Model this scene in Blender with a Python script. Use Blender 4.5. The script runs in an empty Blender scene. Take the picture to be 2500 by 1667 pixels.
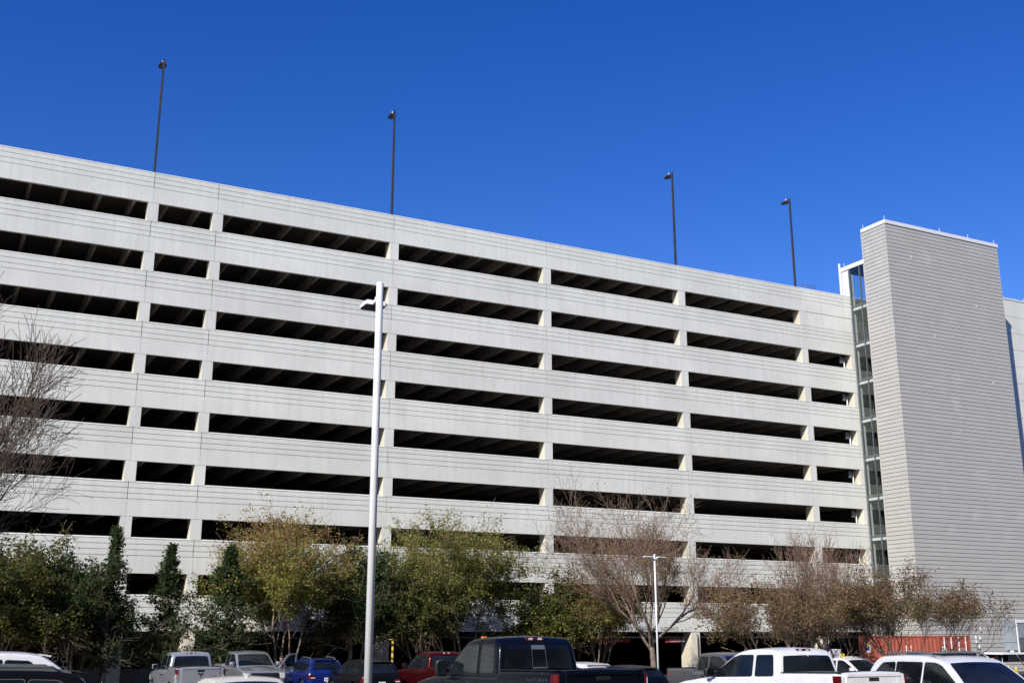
SKY_AIR, SKY_DUST, SKY_OZONE, SKY_SAT, SKY_HUE, SKY_STR, SUN_E = 1.0, 0.2, 2.6, 1.40, 0.5245, 0.15, 5.0
import bpy, math, random
from mathutils import Vector, Matrix
D2R = math.radians
SC = bpy.context.scene
COL = SC.collection
GRP = None

# ------------------------------------------------------------------ camera
F_PX, YAW, PITCH, ROLL = 2717.477, D2R(27.35024), D2R(14.79856), D2R(-0.06245)
CAM = Vector((0.0, -63.0694, 2.2))
_f0 = Vector((math.sin(YAW), math.cos(YAW), 0)); _r0 = Vector((math.cos(YAW), -math.sin(YAW), 0)); _u0 = Vector((0, 0, 1))
FWD = _f0 * math.cos(PITCH) + _u0 * math.sin(PITCH)
_up = _u0 * math.cos(PITCH) - _f0 * math.sin(PITCH)
RIGHT = _r0 * math.cos(ROLL) + _up * math.sin(ROLL)
UP = _up * math.cos(ROLL) - _r0 * math.sin(ROLL)

def ray(px, py):
    return FWD + RIGHT * ((px - 1250) / F_PX) + UP * ((833.5 - py) / F_PX)
def at_depth(px, py, d):
    return CAM + ray(px, py) * d
def at_y(px, py, Y):
    v = ray(px, py); return CAM + v * ((Y - CAM.y) / v.y)
def at_x(px, py, X):
    v = ray(px, py); return CAM + v * ((X - CAM.x) / v.x)
def gz(y):
    return -0.4 * min(max((y + 44.0) / 18.0, 0.0), 1.0)
def spot(px, d):
    p = at_depth(px, 1551, d); return Vector((p.x, p.y, gz(p.y)))

# ------------------------------------------------------------------ object helpers
def tag(o, label=None, cat=None, group=None, kind=None):
    if label: o['label'] = label
    if cat: o['category'] = cat
    if group: o['group'] = group
    if kind: o['kind'] = kind
    return o

def empty(name, loc=(0, 0, 0), rz=0.0, label=None, cat=None, group=None):
    o = bpy.data.objects.new(name, None); COL.objects.link(o)
    o.location = loc; o.rotation_euler = (0, 0, rz); o.empty_display_size = 0.3
    return tag(o, label, cat, group)

class MB:
    """collects faces for one mesh"""
    def __init__(s): s.v = []; s.f = []; s.m = []; s.sm = []
    def add(s, vs, fs, mi=0, smooth=False):
        b = len(s.v); s.v.extend([tuple(p) for p in vs])
        for f in fs:
            s.f.append(tuple(i + b for i in f)); s.m.append(mi); s.sm.append(smooth)
        return s
    def box(s, x0, x1, y0, y1, z0, z1, mi=0):
        vs = [(x0,y0,z0),(x1,y0,z0),(x1,y1,z0),(x0,y1,z0),(x0,y0,z1),(x1,y0,z1),(x1,y1,z1),(x0,y1,z1)]
        return s.add(vs, [(0,3,2,1),(4,5,6,7),(0,1,5,4),(1,2,6,5),(2,3,7,6),(3,0,4,7)], mi)
    def cbox(s, x0, x1, y0, y1, z0, z1, c=0.02, mi=0):
        """box with chamfered edges"""
        vs = []; X = ((x0, x0 + c), (x1, x1 - c)); Y = ((y0, y0 + c), (y1, y1 - c)); Z = ((z0, z0 + c), (z1, z1 - c))
        idx = {}
        for i in (0, 1):
            for j in (0, 1):
                for k in (0, 1):
                    for a in range(3):
                        p = [X[i][1], Y[j][1], Z[k][1]]; p[a] = (X[i][0], Y[j][0], Z[k][0])[a]
                        idx[i, j, k, a] = len(vs); vs.append(p)
        fs = []
        for i in (0, 1):
            q = [idx[i,0,0,0], idx[i,1,0,0], idx[i,1,1,0], idx[i,0,1,0]]; fs.append(q if i else q[::-1])
            q = [idx[0,i,0,1], idx[0,i,1,1], idx[1,i,1,1], idx[1,i,0,1]]; fs.append(q if i else q[::-1])
            q = [idx[0,0,i,2], idx[1,0,i,2], idx[1,1,i,2], idx[0,1,i,2]]; fs.append(q if i else q[::-1])
        for i in (0, 1):
            for j in (0, 1):
                fl = (i + j) % 2
                q = [idx[i,j,0,0], idx[i,j,1,0], idx[i,j,1,1], idx[i,j,0,1]]; fs.append(q if fl else q[::-1])
                q = [idx[i,0,j,0], idx[i,1,j,0], idx[i,1,j,2], idx[i,0,j,2]]; fs.append(q[::-1] if fl else q)
                q = [idx[0,i,j,1], idx[1,i,j,1], idx[1,i,j,2], idx[0,i,j,2]]; fs.append(q if fl else q[::-1])
                for k in (0, 1):
                    t = [idx[i,j,k,0], idx[i,j,k,1], idx[i,j,k,2]]
                    fs.append(t if (i + j + k) % 2 else t[::-1])
        return s.add(vs, fs, mi)
    def prism_x(s, prof, x0, x1, mi=0):
        """closed (y,z) profile extruded along x"""
        n = len(prof); vs = [(x0, y, z) for y, z in prof] + [(x1, y, z) for y, z in prof]
        fs = [(i, (i + 1) % n, n + (i + 1) % n, n + i) for i in range(n)]
        fs += [tuple(range(n))[::-1], tuple(range(n, 2 * n))]
        return s.add(vs, fs, mi)
    def prism(s, poly, a, b, axis='z', mi=0):
        """closed 2-D polygon extruded from a to b along an axis"""
        n = len(poly)
        def pt(u, v, w): return {'z': (u, v, w), 'y': (u, w, v), 'x': (w, u, v)}[axis]
        vs = [pt(u, v, a) for u, v in poly] + [pt(u, v, b) for u, v in poly]
        fs = [(i, (i + 1) % n, n + (i + 1) % n, n + i) for i in range(n)]
        fs += [tuple(range(n))[::-1], tuple(range(n, 2 * n))]
        return s.add(vs, fs, mi)
    def tube(s, pts, rad, n=8, mi=0, cap=True, smooth=True):
        pts = [Vector(p) for p in pts]
        if not isinstance(rad, (list, tuple)): rad = [rad] * len(pts)
        vs = []; prev = None
        for i, p in enumerate(pts):
            d = (pts[min(i + 1, len(pts) - 1)] - pts[max(i - 1, 0)])
            d = d.normalized() if d.length > 1e-9 else Vector((0, 0, 1))
            if prev is None:
                a = d.orthogonal().normalized()
            else:
                a = prev - d * prev.dot(d)
                a = a.normalized() if a.length > 1e-6 else d.orthogonal().normalized()
            prev = a; b = d.cross(a)
            for k in range(n):
                t = 2 * math.pi * k / n
                vs.append(p + (a * math.cos(t) + b * math.sin(t)) * rad[i])
        fs = []
        for i in range(len(pts) - 1):
            for k in range(n):
                fs.append((i*n+k, i*n+(k+1) % n, (i+1)*n+(k+1) % n, (i+1)*n+k))
        s.add(vs, fs, mi, smooth)
        if cap:
            b = len(s.v) - len(vs)
            s.f.append(tuple(b + k for k in range(n))[::-1]); s.m.append(mi); s.sm.append(False)
            e = b + (len(pts) - 1) * n
            s.f.append(tuple(e + k for k in range(n))); s.m.append(mi); s.sm.append(False)
        return s
    def cone(s, x, y, z0, z1, r0, r1, n=20, mi=0):
        return s.tube([(x, y, z0), (x, y, z1)], [r0, r1], n, mi)
    def build(s, name, mats, parent=None, local=True, doubles=False):
        me = bpy.data.meshes.new(name); me.from_pydata(s.v, [], s.f)
        mats = mats if isinstance(mats, (list, tuple)) else [mats]
        for m in mats: me.materials.append(m)
        me.polygons.foreach_set('material_index', s.m); me.polygons.foreach_set('use_smooth', s.sm)
        me.update()
        o = bpy.data.objects.new(name, me); COL.objects.link(o)
        if parent is not None: o.parent = parent
        return o

def children_of(o): return [c for c in bpy.data.objects if c.parent == o]
def copy_tree(o, parent=None):
    c = o.copy(); COL.objects.link(c); c.parent = parent
    for ch in list(o.children): copy_tree(ch, c)
    return c

def text_mb(mb, txt, origin, ux, uz, height, mi=0, slant=0.0, spacing=1.0, depth=0.0):
    """letters laid on the plane spanned by ux (reading direction) and uz (up)"""
    cu = bpy.data.curves.new('letters', 'FONT'); cu.body = txt; cu.size = 1.0; cu.shear = slant; cu.space_character = spacing
    cu.resolution_u = 2
    ob = bpy.data.objects.new('letters', cu); COL.objects.link(ob)
    dg = bpy.context.evaluated_depsgraph_get(); dg.update()
    me = bpy.data.meshes.new_from_object(ob.evaluated_get(dg))
    o = Vector(origin); ux = Vector(ux).normalized(); uz = Vector(uz).normalized(); k = height / 0.69
    vs = [o + ux * (v.co.x * k) + uz * (v.co.y * k) for v in me.vertices]
    mb.add(vs, [tuple(p.vertices) for p in me.polygons], mi)
    w = max((v.co.x for v in me.vertices), default=0) * k
    bpy.data.objects.remove(ob); bpy.data.curves.remove(cu); bpy.data.meshes.remove(me)
    return w

# ------------------------------------------------------------------ materials
def new_mat(name):
    m = bpy.data.materials.new(name); m.use_nodes = True
    nt = m.node_tree; b = nt.nodes['Principled BSDF']
    return m, nt, b
def nd(nt, typ, **kw):
    n = nt.nodes.new(typ)
    for k, v in kw.items(): setattr(n, k, v)
    return n
def noise_fac(nt, scale, detail=4, rough=0.6, vec=None, lo=0.35, hi=0.65, stretch=None):
    n = nd(nt, 'ShaderNodeTexNoise'); n.inputs['Scale'].default_value = scale
    n.inputs['Detail'].default_value = detail; n.inputs['Roughness'].default_value = rough
    if vec is None:
        g = nd(nt, 'ShaderNodeNewGeometry'); vec = g.outputs['Position']
    if stretch:
        mp = nd(nt, 'ShaderNodeMapping'); mp.inputs['Scale'].default_value = stretch
        nt.links.new(vec, mp.inputs['Vector']); vec = mp.outputs['Vector']
    nt.links.new(vec, n.inputs['Vector'])
    r = nd(nt, 'ShaderNodeMapRange'); r.inputs['From Min'].default_value = lo; r.inputs['From Max'].default_value = hi
    nt.links.new(n.outputs['Fac'], r.inputs['Value'])
    return r.outputs['Result']
def mixc(nt, fac, a, b, blend='MIX'):
    m = nd(nt, 'ShaderNodeMix', data_type='RGBA', blend_type=blend)
    for s, v in ((m.inputs['Factor'], fac), (m.inputs['A'], a), (m.inputs['B'], b)):
        if hasattr(v, 'links') or hasattr(v, 'is_linked'): nt.links.new(v, s)
        elif isinstance(v, (int, float)): s.default_value = v
        else: s.default_value = (*v, 1) if len(v) == 3 else v
    return m.outputs['Result']
def scaled(c, k): return tuple(min(1, x * k) for x in c[:3])

def simple(name, col, rough=0.5, metal=0.0, var=0.12, scale=3.0, spec=0.5, coat=0.0, bump=0.0, bscale=40):
    m, nt, b = new_mat(name)
    f = noise_fac(nt, scale)
    nt.links.new(mixc(nt, f, scaled(col, 1 - var), scaled(col, 1 + var)), b.inputs['Base Color'])
    b.inputs['Roughness'].default_value = rough; b.inputs['Metallic'].default_value = metal
    b.inputs['Specular IOR Level'].default_value = spec
    b.inputs['Coat Weight'].default_value = coat; b.inputs['Coat Roughness'].default_value = 0.04
    if bump:
        bp = nd(nt, 'ShaderNodeBump'); bp.inputs['Strength'].default_value = bump; bp.inputs['Distance'].default_value = 0.01
        nt.links.new(noise_fac(nt, bscale, 3), bp.inputs['Height']); nt.links.new(bp.outputs[0], b.inputs['Normal'])
    return m

def concrete(name, col, streak=0.10, blotch=0.12, fine=0.05, rnd=0.06, glow=0.0):
    m, nt, b = new_mat(name)
    c = mixc(nt, noise_fac(nt, 0.35, 3, 0.5), scaled(col, 1 - blotch), scaled(col, 1 + blotch * 0.6))
    st = noise_fac(nt, 1.0, 5, 0.65, lo=0.45, hi=0.8, stretch=(2.6, 2.6, 0.22))
    c = mixc(nt, st, c, scaled(col, 1 - streak * 1.6))
    c = mixc(nt, mixc(nt, 0.55, (0, 0, 0), noise_fac(nt, 0.22, 2, 0.4, lo=0.6, hi=0.78)), c, scaled(col, 1.12))  # soft pale patches: light reflected off windows, put into the colour
    c = mixc(nt, mixc(nt, 0.35, (0, 0, 0), noise_fac(nt, 0.8, 6, 0.7, lo=0.62, hi=0.8, stretch=(1.6, 1.6, 0.5))), c, scaled(col, 0.72))
    fn = noise_fac(nt, 9, 6, 0.7)
    c = mixc(nt, fine * 2, c, mixc(nt, fn, scaled(col, 0.72), scaled(col, 1.2)))
    oi = nd(nt, 'ShaderNodeObjectInfo')
    r = nd(nt, 'ShaderNodeMapRange'); r.inputs['To Min'].default_value = 1 - rnd; r.inputs['To Max'].default_value = 1 + rnd
    nt.links.new(oi.outputs['Random'], r.inputs['Value'])
    hv = nd(nt, 'ShaderNodeHueSaturation'); nt.links.new(c, hv.inputs['Color']); nt.links.new(r.outputs[0], hv.inputs['Value'])
    nt.links.new(hv.outputs[0], b.inputs['Base Color'])
    b.inputs['Roughness'].default_value = 0.85; b.inputs['Specular IOR Level'].default_value = 0.25
    bp = nd(nt, 'ShaderNodeBump'); bp.inputs['Strength'].default_value = 0.25; bp.inputs['Distance'].default_value = 0.01
    nt.links.new(fn, bp.inputs['Height']); nt.links.new(bp.outputs[0], b.inputs['Normal'])
    return m

def paint(name, col, metal=0.0, rough=0.35, dirt_k=None):
    if dirt_k is None: dirt_k = 0.10 if max(col) > 0.3 else 0.012
    m, nt, b = new_mat(name)
    f = noise_fac(nt, 1.7, 5, 0.6)
    c = mixc(nt, f, scaled(col, 0.93), scaled(col, 1.04))
    dirt = noise_fac(nt, 14, 5, 0.7, lo=0.55, hi=0.8)
    c = mixc(nt, mixc(nt, dirt_k, (0, 0, 0), dirt), c, (0.22, 0.2, 0.17))
    nt.links.new(c, b.inputs['Base Color'])
    b.inputs['Metallic'].default_value = metal; b.inputs['Roughness'].default_value = rough
    b.inputs['Coat Weight'].default_value = 0.9 if max(col) > 0.1 else 0.09
    b.inputs['Specular IOR Level'].default_value = 0.5 if max(col) > 0.1 else 0.15
    r = nd(nt, 'ShaderNodeMapRange'); r.inputs['To Min'].default_value = 0.03; r.inputs['To Max'].default_value = 0.14
    nt.links.new(noise_fac(nt, 4, 4), r.inputs['Value']); nt.links.new(r.outputs[0], b.inputs['Coat Roughness'])
    return m

def car_glass(name, col=(0.008, 0.011, 0.014)):
    m, nt, b = new_mat(name)
    f = noise_fac(nt, 1.3, 3)
    nt.links.new(mixc(nt, f, scaled(col, 0.6), scaled(col, 1.8)), b.inputs['Base Color'])
    r = nd(nt, 'ShaderNodeMapRange'); r.inputs['To Min'].default_value = 0.01; r.inputs['To Max'].default_value = 0.06
    nt.links.new(noise_fac(nt, 5, 4), r.inputs['Value']); nt.links.new(r.outputs[0], b.inputs['Roughness'])
    b.inputs['Specular IOR Level'].default_value = 0.36
    return m

M = {}
M['concrete'] = concrete('pale_concrete', (0.785, 0.79, 0.715), streak=0.10, blotch=0.08, rnd=0.035)
M['reveal'] = concrete('cream_concrete', (0.84, 0.77, 0.62), streak=0.10, blotch=0.10)
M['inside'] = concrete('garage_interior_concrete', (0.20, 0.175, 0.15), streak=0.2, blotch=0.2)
M['stem'] = concrete('bounce_lit_stem_concrete', (0.55, 0.50, 0.44), streak=0.2, blotch=0.2)  # stems paler than the slab: bounced floor light put into the colour
M['groove'] = simple('groove_shadow_paint', (0.10, 0.105, 0.11), 0.9)
M['asphalt'] = simple('asphalt', (0.05, 0.05, 0.052), 0.9, var=0.3, scale=2.0, bump=0.3)
M['kerb'] = concrete('kerb_concrete', (0.36, 0.35, 0.33))
M['mulch'] = simple('planting_bed_mulch', (0.07, 0.05, 0.035), 0.95, var=0.4, scale=9, bump=0.6, bscale=20)
M['line'] = simple('road_paint', (0.7, 0.7, 0.68), 0.7)
M['white_metal'] = simple('white_painted_metal', (0.90, 0.90, 0.90), 0.35, var=0.03, spec=0.5)
M['bronze'] = simple('dark_bronze_metal', (0.045, 0.046, 0.05), 0.45, var=0.15)
M['lens'] = simple('lamp_lens', (0.03, 0.03, 0.032), 0.3)
M['white'] = simple('white_coping', (0.82, 0.82, 0.80), 0.5, var=0.04)
M['alu'] = simple('grey_aluminium', (0.20, 0.215, 0.22), 0.35, metal=0.5, var=0.1)
M['stair'] = simple('stair_paint', (0.62, 0.66, 0.63), 0.7, var=0.08)
M['darkstair'] = simple('shade_dark_interior', (0.06, 0.065, 0.06), 0.8)  # dark tone standing in for shade in the stair shaft and end bay
M['yellow'] = simple('safety_yellow', (0.75, 0.55, 0.02), 0.5)
M['red'] = simple('red_sign_paint', (0.50, 0.02, 0.015), 0.5)
M['black'] = simple('black_plastic', (0.012, 0.012, 0.013), 0.5)
M['white_letter'] = simple('white_lettering', (0.8, 0.8, 0.8), 0.6)
M['dark_letter'] = simple('dark_lettering', (0.03, 0.03, 0.035), 0.6)
# ------------------------------------------------------------------ world, sun
W = bpy.data.worlds.new('World'); SC.world = W; W.use_nodes = True
SUN = Vector((-0.674, -0.476, 0.565)).normalized()
nt = W.node_tree
sky = nt.nodes.new('ShaderNodeTexSky'); sky.sky_type = 'NISHITA'; sky.sun_disc = False
sky.sun_elevation = math.asin(SUN.z); sky.sun_rotation = math.atan2(SUN.x, SUN.y) % (2 * math.pi)
sky.altitude = 200; sky.air_density = SKY_AIR; sky.dust_density = SKY_DUST; sky.ozone_density = SKY_OZONE
hs = nt.nodes.new('ShaderNodeHueSaturation'); hs.inputs['Saturation'].default_value = SKY_SAT; hs.inputs['Hue'].default_value = SKY_HUE
bg = nt.nodes['Background']; bg.inputs['Strength'].default_value = SKY_STR
nt.links.new(sky.outputs[0], hs.inputs['Color']); nt.links.new(hs.outputs[0], bg.inputs['Color'])
sl = bpy.data.lights.new('sun', 'SUN'); sl.energy = SUN_E; sl.angle = D2R(0.53); sl.color = (1.0, 0.95, 0.87)
so = bpy.data.objects.new('sun', sl); COL.objects.link(so); so.rotation_euler = (-SUN).to_track_quat('-Z', 'Y').to_euler(); so.location = (-40, -90, 60)
cd = bpy.data.cameras.new('camera'); cd.sensor_width = 36; cd.sensor_fit = 'HORIZONTAL'; cd.lens = F_PX / 2500 * 36
cd.clip_start = 0.1; cd.clip_end = 5000
co = bpy.data.objects.new('camera', cd); COL.objects.link(co)
co.matrix_world = Matrix(((RIGHT.x, UP.x, -FWD.x, CAM.x), (RIGHT.y, UP.y, -FWD.y, CAM.y), (RIGHT.z, UP.z, -FWD.z, CAM.z), (0, 0, 0, 1)))
SC.camera = co
SC.view_settings.view_transform = 'Standard'; SC.view_settings.look = 'None'; SC.view_settings.exposure = 0; SC.view_settings.gamma = 1
SC.cycles.max_bounces = 6; SC.cycles.diffuse_bounces = 3; SC.cycles.glossy_bounces = 3; SC.cycles.transparent_max_bounces = 10
SC.cycles.use_denoising = True

# ------------------------------------------------------------------ ground
g = MB()
ys = [-900, -44, -41.75, -39.5, -37.25, -35, -32.75, -30.5, -28.25, -26, 1500]
xs = [-1500, -60, 0, 60, 120, 1500]
vs = [(x, y, gz(y)) for y in ys for x in xs]; n = len(xs)
g.add(vs, [(j*n+i, j*n+i+1, (j+1)*n+i+1, (j+1)*n+i) for j in range(len(ys)-1) for i in range(n-1)])
tag(g.build('ground', M['asphalt']), kind='structure')
g = MB(); g.cbox(-30, 60, -8.6, -8.45, -0.5, -0.27, 0.02); g.cbox(-30, 60, -1.6, -1.45, -0.5, -0.27, 0.02)
tag(g.build('kerb', M['kerb']), kind='structure')
g = MB(); g.box(-30, 60, -8.45, -1.6, -0.5, -0.3)
tag(g.build('planting_bed', M['mulch']), kind='structure')
g = MB(); g.box(-30, 62, -1.45, -0.05, -0.5, -0.28)
tag(g.build('pavement', M['kerb']), kind='structure')
g = MB()
for i in range(26):
    x = -20 + i * 2.75
    g.add([(x, -15.6, -0.396), (x + 0.1, -15.6, -0.396), (x + 0.1, -9.6, -0.396), (x, -9.6, -0.396)], [(0, 1, 2, 3)])
tag(g.build('road_markings', M['line']), kind='structure')

# ------------------------------------------------------------------ parking garage
Z0, STEP, SH = 28.354, 3.0, 1.90
J = [-13.06, -1.93, 9.22, 12.94, 24.13, 35.27, 46.47, 57.86, 63.0]
GB = -0.4
gar = empty('parking_garage', (0, 0, 0), 0, 'long pale concrete parking garage with eight rows of dark open decks', 'building')
GR = (0.085, 0.365, 0.665, 0.97)
def panel_profile(zt, zb):
    p = [(0.0, zb), (0.20, zb), (0.20, zt), (0.035, zt), (0.0, zt - 0.035)]
    for o in GR:
        z = zt - o
        p += [(0.0, z + 0.016), (0.028, z + 0.010), (0.028, z - 0.010), (0.0, z - 0.016)]
    return p[::-1]
for k in range(9):
    zt = Z0 - STEP * k; zb = zt - SH
    for i in range(len(J) - 1):
        mb = MB(); x0, x1 = J[i] + 0.006, J[i+1] - 0.006
        # upper ribbed part keeps an open joint, lower part closes up to a sealed joint
        zm = zt - 1.0
        prof = [(0.0, zm), (0.20, zm), (0.20, zt), (0.055, zt), (0.0, zt - 0.055)]
        for o in GR:
            z = zt - o
            prof += [(0.0, z + 0.017), (0.045, z + 0.013), (0.045, z - 0.013), (0.0, z - 0.017)]
        mb.prism_x(prof[::-1], x0 + 0.012, x1 - 0.012)
        low = [(0.0, zb), (0.20, zb), (0.20, zm), (0.0, zm)]
        if k == 0 and i == len(J) - 2: low[0] = (0.0, zb); 
        mb.prism_x(low[::-1], x0, x1)
        mb.build('wall_panel', M['concrete'], gar)
# infill where the top deck opening next to the stair is closed
mb = MB(); mb.cbox(58.22, 62.994, 0.03, 0.2, Z0 - STEP, Z0 - SH, 0.012); mb.build('infill_panel', M['concrete'], gar)
# piers in the openings
def pier_mb(xc, w, z0, z1, y0=0.012, y1=0.78):
    mb = MB(); mb.box(xc - w / 2, xc + w / 2, y0, y1, z0, z1)
    mb.m[-1] = 1; mb.m[-3] = 1   # side faces toward the openings are the cream reveals
    return mb
for xj in J[1:-1]:
    for k in range(8):
        zt = Z0 - STEP * k - SH; zb = Z0 - STEP * (k + 1)
        pier_mb(xj + 0.05, 0.60, zb - 0.02, zt + 0.02).build('pier', [M['concrete'], M['reveal']], gar)
for k in range(1, 8):
    zt = Z0 - STEP * k - SH; zb = Z0 - STEP * (k + 1)
    pier_mb(62.78, 0.40, zb - 0.02, zt + 0.02).build('pier', [M['concrete'], M['reveal']], gar)
zb8 = Z0 - STEP * 8 - SH
for xj in J:
    mb = MB(); x0, x1 = xj - 0.30, xj + 0.40
    mb.prism([(x0, GB - 0.1), (x1, GB - 0.1), (x1, zb8 + 0.02), (x0 - 0.0, zb8 + 0.02)], 0.03, 0.9, 'y')
    mb.prism([(0.9, GB - 0.1), (1.25, GB - 0.1), (1.25, zb8 - 0.75), (0.9, zb8 - 0.1)], x0, x1, 'x')
    mb.build('column', M['reveal'], gar)
# floors with double-tee stems
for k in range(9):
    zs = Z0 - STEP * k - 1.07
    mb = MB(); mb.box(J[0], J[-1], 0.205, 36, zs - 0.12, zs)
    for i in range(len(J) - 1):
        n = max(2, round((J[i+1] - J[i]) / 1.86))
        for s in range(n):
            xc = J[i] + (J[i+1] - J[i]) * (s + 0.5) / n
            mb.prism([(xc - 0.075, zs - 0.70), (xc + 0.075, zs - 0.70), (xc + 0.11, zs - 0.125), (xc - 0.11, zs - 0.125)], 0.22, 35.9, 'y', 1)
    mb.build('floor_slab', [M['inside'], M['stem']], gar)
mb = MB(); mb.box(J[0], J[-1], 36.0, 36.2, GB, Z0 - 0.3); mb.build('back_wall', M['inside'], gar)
mb = MB(); mb.box(J[0] - 0.2, J[0] - 0.003, 0, 36.2, GB, Z0); mb.build('end_wall', M['concrete'], gar)
mb = MB(); mb.box(J[-1] - 0.02, J[-1] + 0.0, 0.8, 36.2, GB, Z0); mb.build('end_wall', M['darkstair'], gar)  # inner end wall coloured dark so entering sun barely shows
for xj in J[1:-1]:
    for yy in (12.0, 24.0):
        mb = MB(); mb.box(xj - 0.3, xj + 0.3, yy - 0.3, yy + 0.3, GB, Z0 - 1.2)
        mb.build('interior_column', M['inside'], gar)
# services hung behind the ground-floor opening
mb = MB()
mb.tube([(J[0] + 0.3, 1.3, 2.12), (62.5, 1.3, 2.12)], 0.075, 8)
for i in range(40): mb.tube([(-11 + i * 1.86, 1.3, 2.18), (-11 + i * 1.86, 1.3, 2.6)], 0.012, 4)
mb.build('ceiling_pipe', M['alu'], gar)
for a, b in ((J[0], J[1]), (J[1], J[2]), (J[2] + 0.05, J[3] - 0.05)):
    mb = MB(); mb.box(a + 0.4, b - 0.3, 0.25, 0.45, GB, 0.55); mb.build('barrier_wall', M['inside'], gar)  # dark interior concrete stands in for dappled tree shade here
# cabinets and standpipes near the stair on each deck
for k in range(1, 8):
    zt = Z0 - STEP * k - SH
    mb = MB(); mb.cbox(61.80, 62.12, 0.40, 0.55, zt - 0.62, zt - 0.10, 0.02); mb.build('cabinet', M['alu'], gar)
    mb = MB(); mb.tube([(62.28, 0.5, zt - 1.6), (62.28, 0.5, zt - 0.3)], 0.055, 8); mb.build('standpipe', M['white_metal'], gar)
# rail piece on the roof deck
mb = MB()
for x in (58.6, 59.9): mb.tube([(x, 0.5, Z0 - 1.0), (x, 0.5, Z0 + 0.62)], 0.03, 6)
for z in (0.1, 0.3, 0.5): mb.tube([(58.6, 0.5, Z0 + z), (59.9, 0.5, Z0 + z)], 0.016, 6)
mb.build('roof_railing', M['alu'], gar)
# lettering on the lowest wall panels
mb = MB()
def word(txt, px0, px1, py, h):
    a = at_y(px0, py, -0.004); b = at_y(px1, py, -0.004)
    wd = text_mb(MB(), txt, (0, 0, 0), (1, 0, 0), (0, 0, 1), h)
    text_mb(mb, txt, (a.x, -0.006, a.z), (1, 0, 0), (0, 0, 1), h, spacing=1.0)
    vs = mb.v; 
    n0 = word.n; k = (b.x - a.x) / max(wd, 0.01)
    for i in range(n0, len(vs)): vs[i] = (a.x + (vs[i][0] - a.x) * k, vs[i][1], vs[i][2])
    word.n = len(vs)
word.n = 0
for w_ in (('EXIT ONLY', 1469, 1513), ('VISITOR PARKING', 1531, 1606), ('ENTRANCE', 1612, 1656)):
    mb = MB(); word.n = 0; word(w_[0], w_[1], w_[2], 1540, 0.27); mb.build('lettering', M['dark_letter'], gar)

# red clearance bars hanging in the entrance
for nm, pa, pb, lab in (('a', 1455, 1538, 'dark red height clearance bar hanging inside the shaded exit lane'), ('b', 1624, 1660, 'sunlit red height clearance bar with white letters beside the double lamp post')):
    a = at_y(pa, 1563, 0.55 if nm == 'b' else 2.4); b = at_y(pb, 1563, 0.55 if nm == 'b' else 2.4)
    t = empty('clearance_bar', (a.x, a.y, a.z), 0, lab, 'clearance bar', 'red clearance bars')
    L = b.x - a.x
    mb = MB(); mb.cbox(0, L, -0.05, 0.05, -0.13, 0.13, 0.02); mb.build('bar', M['red'], t)
    for x in (0.2, L - 0.2): mb = MB(); mb.tube([(x, 0, 0.13), (x, 0, 0.75)], 0.012, 5); mb.build('chain', M['alu'], t)
    mb = MB(); w = text_mb(mb, 'CLEARANCE', (L * 0.28, -0.053, -0.07), (1, 0, 0), (0, 0, 1), 0.15)
    mb.build('lettering', M['white_letter'], t)

# downspout beside the lit column
mb = MB(); mb.tube([(46.62, -0.06, GB), (46.62, -0.06, 2.2), (46.62, 0.02, 2.3)], 0.045, 8)
mb.build('downspout', M['groove'], gar)

# ------------------------------------------------------------------ roof lamps
rl = ['tall dark roof lamp at the left end of the garage parapet', 'dark roof lamp standing above the white lamp post, second along the parapet',
      'dark roof lamp on the parapet, third along, left of the one nearest the stair tower', 'dark roof lamp nearest the stair tower on the garage parapet']
def make_roof_lamp():
    t = empty('roof_lamp', (0, 0, 0))
    mb = MB(); w0, w1 = 0.07, 0.058
    mb.add([(-w0,-w0,0),(w0,-w0,0),(w0,w0,0),(-w0,w0,0),(-w1,-w1,8.55),(w1,-w1,8.55),(w1,w1,8.55),(-w1,w1,8.55)], [(0,3,2,1),(4,5,6,7),(0,1,5,4),(1,2,6,5),(2,3,7,6),(3,0,4,7)])
    mb.build('pole', M['bronze'], t)
    mb = MB(); mb.cbox(-0.2, 0.2, -0.2, 0.2, 0, 0.05, 0.01); mb.build('base_plate', M['bronze'], t)
    mb = MB(); mb.prism([(-0.06, 8.33), (0.06, 8.33), (0.05, 8.47), (-0.05, 8.47)], 0.06, 0.24, 'y'); mb.build('arm', M['bronze'], t)
    mb = MB()
    pts = [(-0.20, 0.22), (0.20, 0.22), (0.23, 0.45), (0.20, 0.80), (0.12, 0.90), (-0.12, 0.90), (-0.20, 0.80), (-0.23, 0.45)]
    mb.prism(pts, 8.34, 8.40, 'z'); mb.prism([(x * 0.8, 0.22 + (y - 0.22) * 0.85) for x, y in pts], 8.40, 8.46, 'z')
    h = mb.build('lamp_head', M['bronze'], t)
    mb = MB(); mb.prism([(x * 0.82, 0.28 + (y - 0.22) * 0.8) for x, y in pts], 8.328, 8.342, 'z'); mb.build('lens', M['lens'], h)
    mb = MB(); mb.cone(0, 0.42, 8.46, 8.66, 0.035, 0.03, 10); mb.build('photocell', M['white_metal'], h)
    return t
r0 = make_roof_lamp()
for i, x in enumerate((9.22, 24.1, 46.4, 57.75)):
    t = r0 if i == 0 else copy_tree(r0)
    t.location = (x, 0.42, Z0 - 1.06); t['label'] = rl[i]; t['category'] = 'lamp post'; t['group'] = 'dark lamps along the garage roof'

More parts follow.
